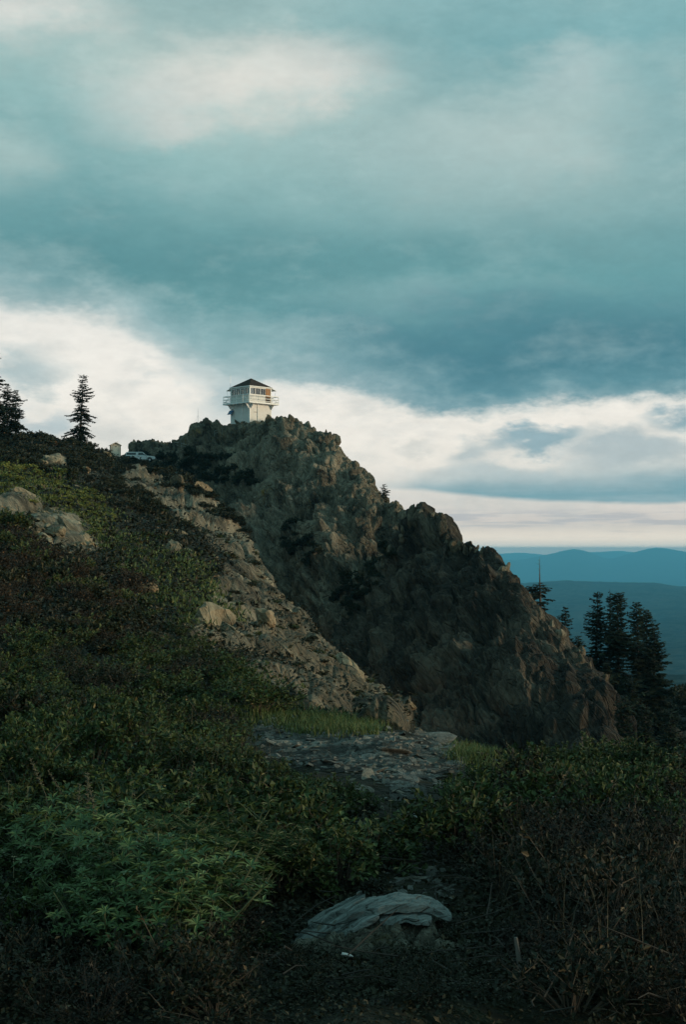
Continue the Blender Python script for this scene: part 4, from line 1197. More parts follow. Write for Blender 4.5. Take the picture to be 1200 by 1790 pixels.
# broken blocks along the crests of the crag and the buttress
r = random.Random(8)
def crest_stones(sh, meshes, parent, n_, pxr, x0, x1, smin, smax):
    X_, Y_ = sh.pix()
    top = np.argmin(Y_, axis=0)
    cols_ = [c for c in range(sh.nc) if x0 < X_[top[c], c] < x1]
    for k in range(n_):
        c = r.choice(cols_); p = sh.P[max(0, top[c] - r.randint(0, 14)), c]
        s = r.uniform(smin, smax)
        place("stone", r.choice(meshes), (p[0], p[1], p[2] - s * 0.35), (s * r.uniform(0.5, 0.9), s * r.uniform(0.6, 1.0), s * r.uniform(0.9, 1.9)), (r.uniform(-.3, .3), r.uniform(-.1, .6), r.uniform(0, 6.28)), parent)
crest_stones(summit, darkrocks, crag, 110, None, 225, 700, 0.3, 0.95)
crest_stones(butt, darkrocks, buttress, 80, None, 600, 1090, 0.2, 0.62)

# ---- boulders that can be told apart
def boulder(px, py, wpx, hpx, mesh, label, mat=None, tilt=0.0, seed=0, name="boulder", cat="boulder"):
    h = ray(px, py + hpx * 0.35, [hill])
    p = h[0]; d = p.y
    o = place(name, mesh, (p.x, p.y + wpx / FOC * d * 0.25, p.z + hpx / FOC * d * 0.22), (wpx / 2 / FOC * d, wpx / 2.3 / FOC * d, hpx / 1.5 / FOC * d), (0.1, tilt, seed * 1.3))
    return tag(o, label, cat)
boulder(372, 1078, 90, 62, rocks[1], "big pale lumpy boulder jutting out low on the rocky spur", tilt=0.2, seed=1)
boulder(300, 955, 34, 32, rocks[2], "single pale grey boulder alone in the green scrub of the slope", seed=2)
boulder(262, 1030, 46, 30, rocks[3], "reddish brown boulder with a pale block leaning at its foot", tilt=0.1, seed=3)
boulder(148, 820, 26, 20, rocks[4], "small tan boulder in the dark scrub under the lone fir", seed=4)
boulder(184, 797, 34, 22, rocks[5], "grey boulder at the edge of the scrub below the outhouse", seed=5)
boulder(95, 930, 44, 24, rocks[6], "broad blue-grey boulder at the middle of the upper left outcrop", tilt=0.25, seed=6)
boulder(310, 838, 32, 40, rocks[7], "upright split boulder heading the pale spur under the thicket", tilt=-0.2, seed=7)
boulder(350, 850, 36, 30, rocks[0], "sharp pale wedge of rock next to the upright split boulder", tilt=0.5, seed=8)
boulder(465, 1075, 52, 34, rocks[2], "pale pink-tinged boulder on top of the spur", tilt=0.3, seed=9)
boulder(198, 1136, 22, 20, rocks[3], "small orange-brown stone in the dark brush", seed=4)
# ------------------------------------------------------------------ the stony path: its own sheet, its slates, the chips between them
i = np.arange(hill.nr * hill.nc).reshape(hill.nr, hill.nc)
qf_ = hill.faces()
keep = ((m_scree * (HY < 1402)).ravel()[qf_].mean(1) > 0.5) & (HD.ravel()[qf_].max(1) < 30)
qf_ = qf_[keep]
used, inv = np.unique(qf_, return_inverse=True)
M_path = rock_mat("path_grit", (0.012, 0.012, 0.009), (0.030, 0.030, 0.025), (0.09, 0.092, 0.08), lichen=(0.09, 0.06, 0.03), lich=0.6, scale=9, bump=0.8, bd=0.03)
path = link("path", mesh_np("path", HP.reshape(-1, 3)[used] + np.array([0, 0, 0.006]), inv.reshape(-1, 4), [M_path]))
path['kind'] = 'structure'
r = random.Random(12)
for i_ in pick(m_scree * (HD < 30) * (HY < 1390), 190, 12):
    p = HP.reshape(-1, 3)[i_]; s = (7 + 13 * r.random() ** 2.4) / FOC * p[1]
    place("stone", r.choice(slabs), (p[0], p[1], p[2] + s * 0.03), (s * r.uniform(1.0, 1.6), s * r.uniform(0.8, 1.3), s * r.uniform(0.8, 1.6)), (r.uniform(-.38, .38) + 0.15, r.uniform(-.35, .35), r.uniform(0, 6.28)), path)
for i_ in pick(m_scree * (HY >= 1400) * (HD < 30), 40, 13):
    p = HP.reshape(-1, 3)[i_]; s = (4 + 11 * r.random() ** 2) / FOC * p[1]
    place("stone", r.choice(slabs), (p[0], p[1], p[2] + s * 0.03), (s * r.uniform(1.0, 1.6), s * r.uniform(0.8, 1.3), s), (r.uniform(-.2, .2), r.uniform(-.2, .2), r.uniform(0, 6.28)), path)

wide = poly_mask(HX, HY, [(380, 1262), (760, 1282), (860, 1310), (850, 1350), (720, 1420), (620, 1385), (420, 1310)], 45)
for i_ in pick(wide * (1 - m_scree) * (HD < 30) * (HD > 7), 60, 16):
    p = HP.reshape(-1, 3)[i_]; s = (5 + 12 * r.random() ** 2) / FOC * p[1]
    place("stone", r.choice(slabs), (p[0], p[1], p[2] + s * 0.05), (s * r.uniform(1.0, 1.6), s * r.uniform(0.8, 1.3), s), (r.uniform(-.3, .3) + 0.1, r.uniform(-.3, .3), r.uniform(0, 6.28)), path)

def scatter_mesh(name, mat, verts, faces, parent=None):
    o = link(name, mesh_np(name, verts, faces, [mat] if not isinstance(mat, list) else mat), parent)
    o['kind'] = 'stuff'
    return o
def rot_rand(n_, rs, tilt):
    """n random frames: heading anywhere, axis tilted up to tilt from vertical"""
    a = rs.uniform(0, 2 * np.pi, n_); t = rs.uniform(0, tilt, n_); b = rs.uniform(0, 2 * np.pi, n_)
    zx, zy, zz = np.sin(t) * np.cos(b), np.sin(t) * np.sin(b), np.cos(t)
    Z_ = np.stack([zx, zy, zz], 1)
    X_ = np.stack([np.cos(a), np.sin(a), 0 * a], 1); X_ -= Z_ * (X_ * Z_).sum(1, keepdims=True); X_ /= np.linalg.norm(X_, axis=1, keepdims=True)
    return X_, np.cross(Z_, X_), Z_
# chips
idx = np.concatenate([pick(m_scree * (HD < 30) * np.where(HY < 1385, 1.0, 0.12), 1500, 14)])
rs = np.random.RandomState(15)
p = HP.reshape(-1, 3)[idx]; n_ = len(p)
X_, Y_, Z_ = rot_rand(n_, rs, 0.7)
s = (rs.uniform(0.008, 0.03, n_) * (0.6 + p[:, 1] / 14))[:, None]
ang = np.array([0, 1.3, 2.6, 3.9, 5.1])
rad = rs.uniform(0.7, 1.3, (n_, 5))
ring = X_[:, None] * (np.cos(ang) * rad)[..., None] + Y_[:, None] * (np.sin(ang) * rad)[..., None]
up = p[:, None] + ring * s[:, None] + Z_[:, None] * s[:, None] * 0.35
lo = p[:, None] + ring * s[:, None] * 1.1 - Z_[:, None] * s[:, None] * 0.2
vv = np.concatenate([up, lo], 1).reshape(-1, 3); b0 = (np.arange(n_) * 10)[:, None]
f5 = b0 + np.arange(5)[None]
f4 = np.concatenate([b0 + np.array([[k, 5 + k, 5 + (k + 1) % 5, (k + 1) % 5]]) for k in range(5)])
scatter_mesh("gravel", M_slate, vv, [f5, f4], path)

# ------------------------------------------------------------------ shrubs
def leaf_quads(c, dirv, nrm_, ln, wd, fold=0.25):
    """folded leaves: base, two sides, tip"""
    side = np.cross(dirv, nrm_); side /= np.linalg.norm(side, axis=1, keepdims=True) + 1e-9
    a = c; t = c + dirv * ln[:, None] - nrm_ * (ln * 0.12)[:, None]
    m_ = c + dirv * (ln * 0.5)[:, None]
    l_ = m_ + side * wd[:, None] + nrm_ * (wd * fold)[:, None]; r_ = m_ - side * wd[:, None] + nrm_ * (wd * fold)[:, None]
    v = np.stack([a, l_, t, r_], 1).reshape(-1, 3)
    b = (np.arange(len(c)) * 4)[:, None]
    return v, np.concatenate([b + np.array([[0, 1, 2]]), b + np.array([[0, 2, 3]])])

def shrub_mesh(seed, nstem, nleaf, leaf, h=0.75, spread=1.0, upright=0.4, twig=1.0, whorl=0):
    """unit shrub (radius about 1): a fan of forking stems and leaves set along their outer parts"""
    rs = np.random.RandomState(seed)
    st = MB(); tips = []
    for k in range(nstem):
        a = rs.uniform(0, 6.283); t = rs.uniform(0.05, 1.0) ** 0.7 * 1.15 * spread
        L = rs.uniform(0.75, 1.1)
        d = Vector((math.sin(t) * math.cos(a), math.sin(t) * math.sin(a), math.cos(t) * h * 1.15))
        p0 = Vector((rs.uniform(-.1, .1), rs.uniform(-.1, .1), -0.08)); p1 = p0 + d * L * 0.55 + Vector((0, 0, 0.06)); p2 = p0 + d * L + Vector(rs.uniform(-.12, .12, 3))
        st.tube(p0, p1, 0.014 * twig, 0.009 * twig, 3, False); st.tube(p1, p2, 0.009 * twig, 0.004 * twig, 3, False)
        tips.append((p1, p2))
        for q_ in range(2):
            u = rs.uniform(0.3, 0.9); b = p1.lerp(p2, u); e_ = b + Vector(rs.uniform(-.28, .28, 3)) + Vector((0, 0, 0.10))
            st.tube(b, e_, 0.006 * twig, 0.003 * twig, 3, False); tips.append((b, e_))
    T0 = np.array([t_[0][:] for t_ in tips]); T1 = np.array([t_[1][:] for t_ in tips])
    j = rs.randint(0, len(T0), nleaf); u = rs.uniform(0.05, 1.05, nleaf) ** 0.7
    c = T0[j] * (1 - u[:, None]) + T1[j] * u[:, None] + rs.normal(0, 0.03, (nleaf, 3))
    ax = T1[j] - T0[j]; ax /= np.linalg.norm(ax, axis=1, keepdims=True)
    dv = rs.normal(size=(nleaf, 3)); dv = dv + ax * 0.6 + np.array([0, 0, upright]); dv /= np.linalg.norm(dv, axis=1, keepdims=True)
    nn = rs.normal(0, 0.5, (nleaf, 3)) + np.array([0, 0, 1.0]); nn -= dv * (nn * dv).sum(1, keepdims=True); nn /= np.linalg.norm(nn, axis=1, keepdims=True)
    ln = leaf * rs.uniform(0.6, 1.3, nleaf)
    v, f = leaf_quads(c, dv, nn, ln, ln * rs.uniform(0.2, 0.34, nleaf))
    return st, v, f

M_twig = plain_mat("brown_twig", (0.075, 0.058, 0.042), 0.9, var=0.3)
M_greytwig = plain_mat("grey_twig", (0.038, 0.033, 0.027), 0.9, var=0.3)
L_green = leaf_mat("shrub_green", (0.022, 0.036, 0.010), (0.078, 0.100, 0.030), (0.16, 0.12, 0.04), amt2=0.05)
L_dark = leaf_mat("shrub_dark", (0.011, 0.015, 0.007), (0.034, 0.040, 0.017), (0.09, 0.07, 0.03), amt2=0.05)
L_bright = leaf_mat("shrub_bright", (0.11, 0.135, 0.030), (0.28, 0.30, 0.075), (0.17, 0.16, 0.06), amt2=0.08)
L_blue = leaf_mat("shrub_blue_green", (0.022, 0.050, 0.026), (0.062, 0.105, 0.058), (0.12, 0.13, 0.06), amt2=0.04)
L_russet = leaf_mat("shrub_russet", (0.013, 0.010, 0.005), (0.042, 0.029, 0.015), (0.12, 0.06, 0.02), amt2=0.08)
L_rust = leaf_mat("shrub_orange", (0.11, 0.045, 0.012), (0.24, 0.11, 0.03))

def combine(nm, st, v, f, tm, lm):
    n0 = len(st.v)
    vv = np.concatenate([np.array([p_[:] for p_ in st.v]).reshape(-1, 3), v]) if n0 else v
    tf = np.array(st.f) if n0 else np.zeros((0, 4), int)
    mi = np.concatenate([np.zeros(len(tf), int), np.ones(len(f), int)])
    return mesh_np(nm, vv, [tf, f + n0], [tm, lm], midx=mi)

def variants(nm, n_, tm, lm, seed, **k):
    return [combine(nm, *shrub_mesh(seed + q_, **k), tm, lm) for q_ in range(n_)]
far_dark = variants("scrub_bush", 4, M_twig, L_dark, 200, nstem=26, nleaf=900, leaf=0.20, h=0.7)
far_green = variants("green_bush", 4, M_twig, L_green, 210, nstem=26, nleaf=900, leaf=0.18, h=0.6)
far_bright = variants("bright_bush", 4, M_twig, L_bright, 220, nstem=26, nleaf=1000, leaf=0.20, h=0.55, upright=0.9)
far_russet = variants("russet_bush", 4, M_greytwig, L_russet, 230, nstem=44, nleaf=800, leaf=0.11, h=0.75, twig=0.9)
far_rust = variants("orange_bush", 1, M_twig, L_rust, 240, nstem=26, nleaf=900, leaf=0.17, h=0.7)

def bushes(nm, mask, n_, seed, meshes, label, group, rpx, rmin, rmax, squash=(0.7, 1.0), sheet=None, spacing=0.9):
    r = random.Random(seed); out = []
    for i_ in pick(mask, n_ * 3, seed):
        if len(out) >= n_: break
        p = HP.reshape(-1, 3)[i_]
        s = min(max(r.uniform(*rpx) / FOC * p[1], rmin), rmax)
        if abs(600 + FOC * p[0] / p[1] - 201) < 16 and 185 < p[1] < 232: continue       # the trodden ground before the outhouse
        if any((p[0] - q[0]) ** 2 + ((p[1] - q[1]) * 0.7) ** 2 < (spacing * 0.5 * (s + q[2])) ** 2 for q in out): continue
        out.append((p[0], p[1], s))
        o = place(nm, r.choice(meshes), (p[0], p[1], p[2] - 0.05 * s), (s, s * r.uniform(0.9, 1.2), s * r.uniform(*squash)), (r.uniform(-.1, .1), r.uniform(-.1, .1), r.uniform(0, 6.28)))
        tag(o, label, "shrub", group)
    return len(out)
def pm(poly, soft=8): return poly_mask(qx_, qy_, poly, soft)
HPX, HPY = hill.pix()
wobA = (fbm(np.stack([HPX.ravel() / 40, HPY.ravel() / 40, 0 * HPX.ravel()], 1), 1.0, 4, 15) * 20).reshape(HPX.shape)
qx_, qy_ = HPX + wobA, HPY + wobA[::-1]
G_bright = pm([(-60, 800), (60, 812), (150, 862), (195, 908), (170, 930), (100, 890), (30, 868), (-60, 862)])
G_dark = pm([(40, 760), (175, 770), (200, 800), (250, 860), (330, 900), (320, 925), (230, 890), (130, 850), (60, 810), (-60, 795), (-60, 765)])
G_scrub = pm([(170, 790), (290, 800), (360, 830), (450, 900), (440, 940), (330, 870), (260, 825), (200, 820)])
G_russet = pm([(-60, 905), (40, 920), (90, 965), (160, 990), (260, 1060), (250, 1110), (200, 1150), (60, 1130), (-60, 1120)])
G_mix = pm([(170, 925), (320, 950), (360, 1020), (420, 1090), (330, 1110), (290, 1060), (200, 1000)])
G_low = pm([(-60, 1120), (200, 1150), (320, 1120), (420, 1200), (560, 1260), (400, 1290), (200, 1290), (-60, 1290)])
norock = 1 - np.maximum.reduce([m_spur * 0.93, m_rockl, np.clip(patch * 1.1, 0, 0.85)])
bushes("scrub_bush", G_dark * norock * (HD > 55), 170, 1, far_dark, "dark scrub bush in the band of brush between the crest and the bright green patch", "dark scrub bushes below the crest", (9, 22), 0.35, 1.6)
bushes("scrub_bush", G_scrub * (HD > 60), 80, 2, far_dark, "dark scrub bush growing between the pickup and the pale rocky spur", "dark scrub bushes around the pickup and spur", (9, 20), 0.5, 1.6, (0.6, 0.85))
bushes("bright_bush", G_bright * norock * (HD > 45), 150, 3, far_bright, "yellow-green bush in the bright patch above the upper left outcrop", "bright green bushes of the sunny patch", (9, 20), 0.3, 1.3, (0.45, 0.75))
bushes("green_bush", np.clip(G_mix + 0.15, 0, 1) * norock * (HD > 34) * (HD < 120), 110, 4, far_green, "low green bush among scattered stones on the open slope left of the spur", "green bushes on the open slope", (8, 20), 0.2, 1.0, (0.45, 0.8))
bushes("russet_bush", G_russet * norock * (HD > 17), 130, 5, far_russet + far_dark[:2] + far_green[:2], "dark brownish bush in the thicket below the upper left outcrop", "brownish bushes on the slope", (20, 46), 0.3, 1.3, (0.7, 1.05), spacing=0.8)
bushes("spur_bush", m_spur * (HD > 22), 60, 6, far_dark + far_green, "small bush rooted in a crack of the pale rocky spur", "small bushes rooted in the spur", (5, 14), 0.15, 0.9, (0.6, 0.9))
for (px, py, s) in ((88, 780, 0.9), (176, 779, 0.7)):
    h = ray(px, py, [hill])[0]
    o = place("orange_bush", far_rust[0], h - Vector((0, 0, 0.1)), (s, s, s * 0.8), (0, 0, px))
    tag(o, "orange-tinged bush below the three firs at the picture edge" if px < 100 else "reddish orange bush on the brow between the lone fir and the outhouse", "shrub")
# thickets on the crag, in the gully and on the wooded slope
def sheet_bushes(nm, sh, polys, n_, seed, meshes, label, group, rpx, rmax=1.6, squash=(0.7, 1.0)):
    X_, Y_ = sh.pix(); r = random.Random(seed); rs = np.random.RandomState(seed)
    m_ = np.maximum.reduce([poly_mask(X_, Y_, pl_, 6) for pl_ in polys]).ravel() ** 2
    top = np.minimum.accumulate(Y_, axis=0)
    m_ = m_ * (Y_ <= top + 3).ravel()
    for i_ in rs.choice(len(m_), size=n_, replace=False, p=m_ / m_.sum()):
        p = sh.P.reshape(-1, 3)[i_]; s = min(r.uniform(*rpx) / FOC * p[1], rmax)
        o = place(nm, r.choice(meshes), (p[0], p[1], p[2] - 0.1 * s), (s, s, s * r.uniform(*squash)), (r.uniform(-.1, .1), r.uniform(-.1, .1), r.uniform(0, 6.28)))
        tag(o, label, "shrub", group)
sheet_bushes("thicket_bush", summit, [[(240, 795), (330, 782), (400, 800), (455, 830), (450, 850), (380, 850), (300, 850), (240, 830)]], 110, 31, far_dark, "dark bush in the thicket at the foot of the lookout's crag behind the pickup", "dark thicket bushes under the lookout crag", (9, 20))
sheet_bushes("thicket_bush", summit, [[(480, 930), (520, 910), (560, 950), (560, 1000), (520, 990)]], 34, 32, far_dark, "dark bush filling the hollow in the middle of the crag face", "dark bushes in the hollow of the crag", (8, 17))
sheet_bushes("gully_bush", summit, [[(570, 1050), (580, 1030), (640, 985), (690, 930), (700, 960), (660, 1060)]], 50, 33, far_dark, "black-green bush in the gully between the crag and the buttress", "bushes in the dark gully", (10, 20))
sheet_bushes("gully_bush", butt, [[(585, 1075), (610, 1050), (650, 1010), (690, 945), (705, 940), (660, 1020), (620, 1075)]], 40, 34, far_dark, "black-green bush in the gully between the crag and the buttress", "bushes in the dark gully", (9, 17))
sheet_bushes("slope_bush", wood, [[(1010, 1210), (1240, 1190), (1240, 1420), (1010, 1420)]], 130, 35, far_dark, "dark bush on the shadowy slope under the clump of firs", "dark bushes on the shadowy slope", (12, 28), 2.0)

# ---- the near growth
L_near = leaf_mat("near_green", (0.010, 0.020, 0.005), (0.066, 0.098, 0.026), (0.20, 0.16, 0.07), amt2=0.035)
L_olive_dim = leaf_mat("near_olive_dim", (0.005, 0.008, 0.003), (0.019, 0.024, 0.009), (0.12, 0.085, 0.045), amt2=0.05)  # olive, with the dimming towards the bottom of the view put into its colour
near_green = [shrub_mesh(300 + q_, 30, 1500, 0.105, 0.8) for q_ in range(4)]
near_olive_dim = [shrub_mesh(310 + q_, 34, 1100, 0.085, 0.75) for q_ in range(3)]
near_dry = [shrub_mesh(320 + q_, 44, 900, 0.06, 0.85, twig=0.55) for q_ in range(3)]
def two_part(nm, st, v, f, tm, lm):
    return st.mesh(nm, tm), mesh_np("foliage", v, f, [lm])
NG = [two_part("leafy_shrub", *x, M_twig, L_near) for x in near_green]
NO = [two_part("olive_shrub", *x, M_twig, L_olive_dim) for x in near_olive_dim]
L_dry_dim = leaf_mat("dry_leaf_dim", (0.004, 0.005, 0.0025), (0.013, 0.013, 0.0065), (0.04, 0.03, 0.015), amt2=0.05)  # dry brown leaves, darkened further to imitate the light falling off down there
ND = [two_part("dry_shrub", *x, M_greytwig, L_dry_dim) for x in near_dry]
def near(nm, mask, n_, seed, kinds, label, group, rmin, rmax, squash, spacing, cat="shrub"):
    r = random.Random(seed); out = []
    for i_ in pick(mask, min(n_ * 8, 6000), seed):
        if len(out) >= n_: break
        p = HP.reshape(-1, 3)[i_]; s = r.uniform(rmin, rmax)
        if any((p[0] - q[0]) ** 2 + (p[1] - q[1]) ** 2 < (spacing * 0.5 * (s + q[2])) ** 2 for q in out): continue
        out.append((p[0], p[1], s))
        ppx, ppy = 600 + FOC * p[0] / p[1], HOR - FOC * p[2] / p[1]
        lim_ = np.interp(ppx, [-100, 380, 430, 560, 640, 700, 770, 830, 860, 1000, 1250], [1060, 1190, 1318, 1350, 1378, 1410, 1410, 1345, 1322, 1330, 1330])
        room = (ppy - lim_) * p[1] / FOC / 0.85
        if p[1] < 13 and s > room: s = max(room, 0.07)
        rp_ = s * 0.85 * FOC / p[1]
        if nm != "low_shrub" and p[1] < 8 and ppy > 1560 and ppx + rp_ > 500 and ppx - rp_ < 850:
            room = min(abs(ppx - 500), abs(ppx - 850)) * p[1] / FOC / 0.85
            if 500 < ppx < 850 or room < 0.1: continue
            s = room
        st_, fo_ = r.choice(kinds)
        o = place(nm, st_, (p[0], p[1], p[2] - 0.02), (s, s * r.uniform(0.9, 1.15), s * r.uniform(*squash)), (r.uniform(-.12, .12), r.uniform(-.12, .12), r.uniform(0, 6.28)))
        tag(o, label, cat, group)
        link("foliage", fo_, o)
    return len(out)
m_path2 = poly_mask(HPX, HPY, [(640, 1360), (790, 1340), (770, 1400), (775, 1480), (835, 1580), (850, 1760), (490, 1760), (520, 1600), (690, 1570), (690, 1480), (705, 1410)], 8)
m_scr0 = poly_mask(HPX, HPY, [(400, 1258), (600, 1258), (760, 1276), (850, 1305), (840, 1352), (760, 1400), (640, 1400), (540, 1372), (420, 1330)], 10)
free = (1 - np.clip(m_path2 * 1.2, 0, 1)) * (1 - np.clip(m_scr0 * 1.2, 0, 1)) * (HD > 4.6) * (HD < 30)
leftn = poly_mask(HPX, HPY, [(-60, 1240), (560, 1290), (620, 1370), (700, 1420), (660, 1560), (520, 1590), (470, 1660), (-60, 1660)], 20)
rightn = poly_mask(HPX, HPY, [(800, 1320), (1000, 1320), (1260, 1330), (1260, 1480), (1000, 1480), (800, 1480)], 20)
brn = poly_mask(HPX, HPY, [(840, 1420), (1260, 1420), (1260, 1900), (870, 1900)], 25)
bln = poly_mask(HPX, HPY, [(-60, 1600), (520, 1640), (540, 1900), (-60, 1900)], 25)
near("leafy_shrub", leftn * free, 120, 41, NG, "small-leaved green shrub in the growth left of the stony path", "leafy shrubs left of the path", 0.14, 0.52, (0.7, 1.15), 0.8)
near("leafy_shrub", rightn * free, 60, 42, NG, "small-leaved shrub on the brow right of the stony path", "leafy shrubs right of the path", 0.14, 0.46, (0.7, 1.1), 0.8)
near("leafy_shrub", G_low * free * (HD > 13), 80, 43, NG + NO, "small-leaved shrub on the rise between the brown thicket and the path", "leafy shrubs on the rise", 0.3, 0.6, (0.6, 0.9), 0.85)
near("dry_shrub", brn * free, 60, 44, ND + NO, "twiggy brown shrub in the dry brush right of the flat rock", "dry shrubs right of the flat rock", 0.22, 0.42, (0.8, 1.1), 0.75)
near("olive_shrub", bln * free, 40, 45, NO + ND[:1], "dull olive shrub in the dim growth at the lower left", "olive shrubs at the lower left", 0.18, 0.34, (0.7, 1.0), 0.8)
near("low_shrub", np.clip(m_path2 - 0.4, 0, 1) * (HY > 1640) * (HD > 4.6), 22, 46, NO, "low sparse shrub at the foot of the flat rock", "low shrubs at the foot of the flat rock", 0.08, 0.15, (0.6, 0.9), 0.8)
# the same growth goes on beside the view
colw = np.gradient(HPX, axis=1) / 2.2
def side_pick(n_, seed, d0, d1):
    w = (np.clip(colw, 1, 40) * ((HX < -70) | (HX > 1270)) * (HX > -2600) * (HX < 3600) * (HD > d0) * (HD < d1)).ravel(); w = w / w.sum()
    return np.random.RandomState(seed).choice(len(w), size=n_, replace=False, p=w)
r = random.Random(47); out = []
for i_ in side_pick(600, 47, 3.6, 15):
    p = HP.reshape(-1, 3)[i_]; s = r.uniform(0.18, 0.42)
    if len(out) >= 90 or any((p[0] - q[0]) ** 2 + (p[1] - q[1]) ** 2 < (0.42 * (s + q[2])) ** 2 for q in out): continue
    out.append((p[0], p[1], s)); st_, fo_ = r.choice(NG + NO + ND)
    o = place("leafy_shrub", st_, (p[0], p[1], p[2] - 0.02), (s, s, s * r.uniform(0.7, 1.0)), (0, 0, r.uniform(0, 6.28)))
    tag(o, "leafy shrub growing just beyond the edge of the view", "shrub", "shrubs beyond the edge of the view"); link("foliage", fo_, o)
# ------------------------------------------------------------------ lupines, flower spikes, grass, ground cover
L_lup = leaf_mat("lupine_leaf", (0.024, 0.052, 0.016), (0.092, 0.150, 0.052), rough=0.5)
L_lup2 = leaf_mat("lupine_spray", (0.022, 0.050, 0.016), (0.064, 0.110, 0.038), rough=0.5)
M_stem = plain_mat("green_stem", (0.07, 0.085, 0.04), 0.8)
M_spike = plain_mat("dry_seed_spike", (0.09, 0.088, 0.055), 0.9, var=0.25)
M_lilac = plain_mat("lilac_flower", (0.12, 0.11, 0.17), 0.8)
M_yellow = plain_mat("yellow_flower", (0.55, 0.42, 0.10), 0.8)
def lupine(seed, nstem=16, H=0.5, fine=False):
    rs = np.random.RandomState(seed); st = MB(); C_, D_, N_, L_, W_ = [], [], [], [], []
    for k in range(nstem):
        a = rs.uniform(0, 6.283); t = rs.uniform(0.05, 0.85); L = H * rs.uniform(0.6, 1.1)
        d = Vector((math.sin(t) * math.cos(a), math.sin(t) * math.sin(a), math.cos(t)))
        p0 = Vector((rs.uniform(-.05, .05), rs.uniform(-.05, .05), -0.03)); p1 = p0 + d * L
        st.tube(p0, p1, 0.005, 0.003, 4, False)
        for q_ in range(rs.randint(6, 10)):
            u = rs.uniform(0.35, 1.0); b = p0.lerp(p1, u); a2 = rs.uniform(0, 6.283)
            e_ = b + Vector((math.cos(a2) * 0.09, math.sin(a2) * 0.09, rs.uniform(0.02, 0.09)))
            st.tube(b, e_, 0.0022, 0.0016, 3, False)
            up = Vector((math.cos(a2) * 0.4, math.sin(a2) * 0.4, 1)).normalized()
            x = up.orthogonal().normalized(); y = up.cross(x)
            nl = rs.randint(6, 9) if not fine else 11
            for m_ in range(nl):
                b_ = m_ * 6.283 / nl + rs.uniform(-.15, .15)
                dv = (x * math.cos(b_) + y * math.sin(b_) + up * rs.uniform(0.1, 0.5)).normalized()
                C_.append(e_[:]); D_.append(dv[:]); N_.append((up - dv * up.dot(dv)).normalized()[:])
                L_.append(rs.uniform(0.034, 0.058)); W_.append(0.0068 if not fine else 0.003)
    v, f = leaf_quads(np.array(C_), np.array(D_), np.array(N_), np.array(L_), np.array(W_), 0.4)
    return st, v, f
LUP = [two_part("lupine", *lupine(400 + q_, 24, 0.40), M_stem, L_lup) for q_ in range(3)]
FEA = [two_part("feathery_herb", *lupine(410 + q_, 22, 0.36, True), M_stem, L_lup2) for q_ in range(2)]
def herb(nm, kinds, pts, labels, group, smin, smax):
    r = random.Random(len(pts) * 7)
    for (px, py), lab in zip(pts, labels if isinstance(labels, list) else [labels] * len(pts)):
        h = ray(px, py, [hill])[0]; s = r.uniform(smin, smax)
        a, b = r.choice(kinds)
        o = place(nm, a, h, (s, s, s), (r.uniform(-.1, .1), r.uniform(-.1, .1), r.uniform(0, 6.28)))
        tag(o, lab, "plant", group); link("foliage", b, o)
herb("lupine", LUP, [(150, 1620), (205, 1640), (260, 1655), (300, 1690), (225, 1580), (170, 1575), (110, 1600), (300, 1640), (250, 1610), (200, 1690), (180, 1530), (240, 1520), (140, 1545), (290, 1545), (85, 1560), (340, 1660), (160, 1660)], "broad-leaved grey-green lupine in the clump at the lower left", "lupines at the lower left", 0.75, 1.15)
herb("feathery_herb", FEA, [(290, 1580), (330, 1590), (370, 1590), (395, 1620), (345, 1630), (310, 1560), (420, 1560), (385, 1560), (350, 1530), (330, 1500), (280, 1500)], "feathery green herb growing beside the lupines", "feathery herbs beside the lupines", 0.8, 1.2)

def spike(seed, H, lilac=False):
    rs = np.random.RandomState(seed); a = MB()
    p = [Vector((0, 0, -0.02)), Vector((rs.uniform(-.03, .03), rs.uniform(-.03, .03), H * 0.5)), Vector((rs.uniform(-.07, .07), rs.uniform(-.05, .05), H))]
    a.tube(p[0], p[1], 0.0042, 0.0036, 5, False); a.tube(p[1], p[2], 0.0036, 0.002, 5, False)
    b = MB()
    for k in range(26):
        u = 0.25 + 0.75 * k / 26; c = p[1].lerp(p[2], u); an = k * 2.4
        e_ = c + Vector((math.cos(an) * 0.014, math.sin(an) * 0.014, 0.008))
        b.tube(c, e_, 0.003, 0.0055 * (1.2 - u * 0.7), 4)
    return a.mesh("flower_stalk", M_spike), b.mesh("seed_head", M_lilac if lilac else M_spike)
SPK = [spike(500 + q_, 0.42 + 0.05 * q_, False) for q_ in range(5)]
places = [(92, 1312, 1400), (180, 1372, 1480), (147, 1392, 1480), (168, 1378, 1500), (258, 1360, 1420), (320, 1350, 1430), (335, 1395, 1440), (395, 1412, 1470), (262, 1400, 1470), (425, 1452, 1500), (450, 1455, 1510), (120, 1345, 1400), (400, 1498, 1560), (385, 1510, 1570), (313, 1405, 1450)]
labs = ["tall dry flower stalk standing highest at the far left of the growth", "pale thick flower spike rising from the lupines", "slender flower stalk just left of the pale thick spike", "bent flower stalk touching the pale thick spike",
        "dry flower stalk above the gap behind the feathery herbs", "leaning flower stalk in front of the dead grass stems", "short flower stalk close to the leaning one", "dry stalk at the right end of the herb clump",
        "thin stalk between the lupines and the dark gap", "small stalk tilted towards the path, lower of two", "small stalk tilted towards the path, nearer the rock", "thin stalk beside the tallest one at the far left",
        "greenish spike on the right side of the feathery herbs", "short greenish spike close below its neighbour in the herbs", "crooked stalk over the dark gap"]
r = random.Random(3)
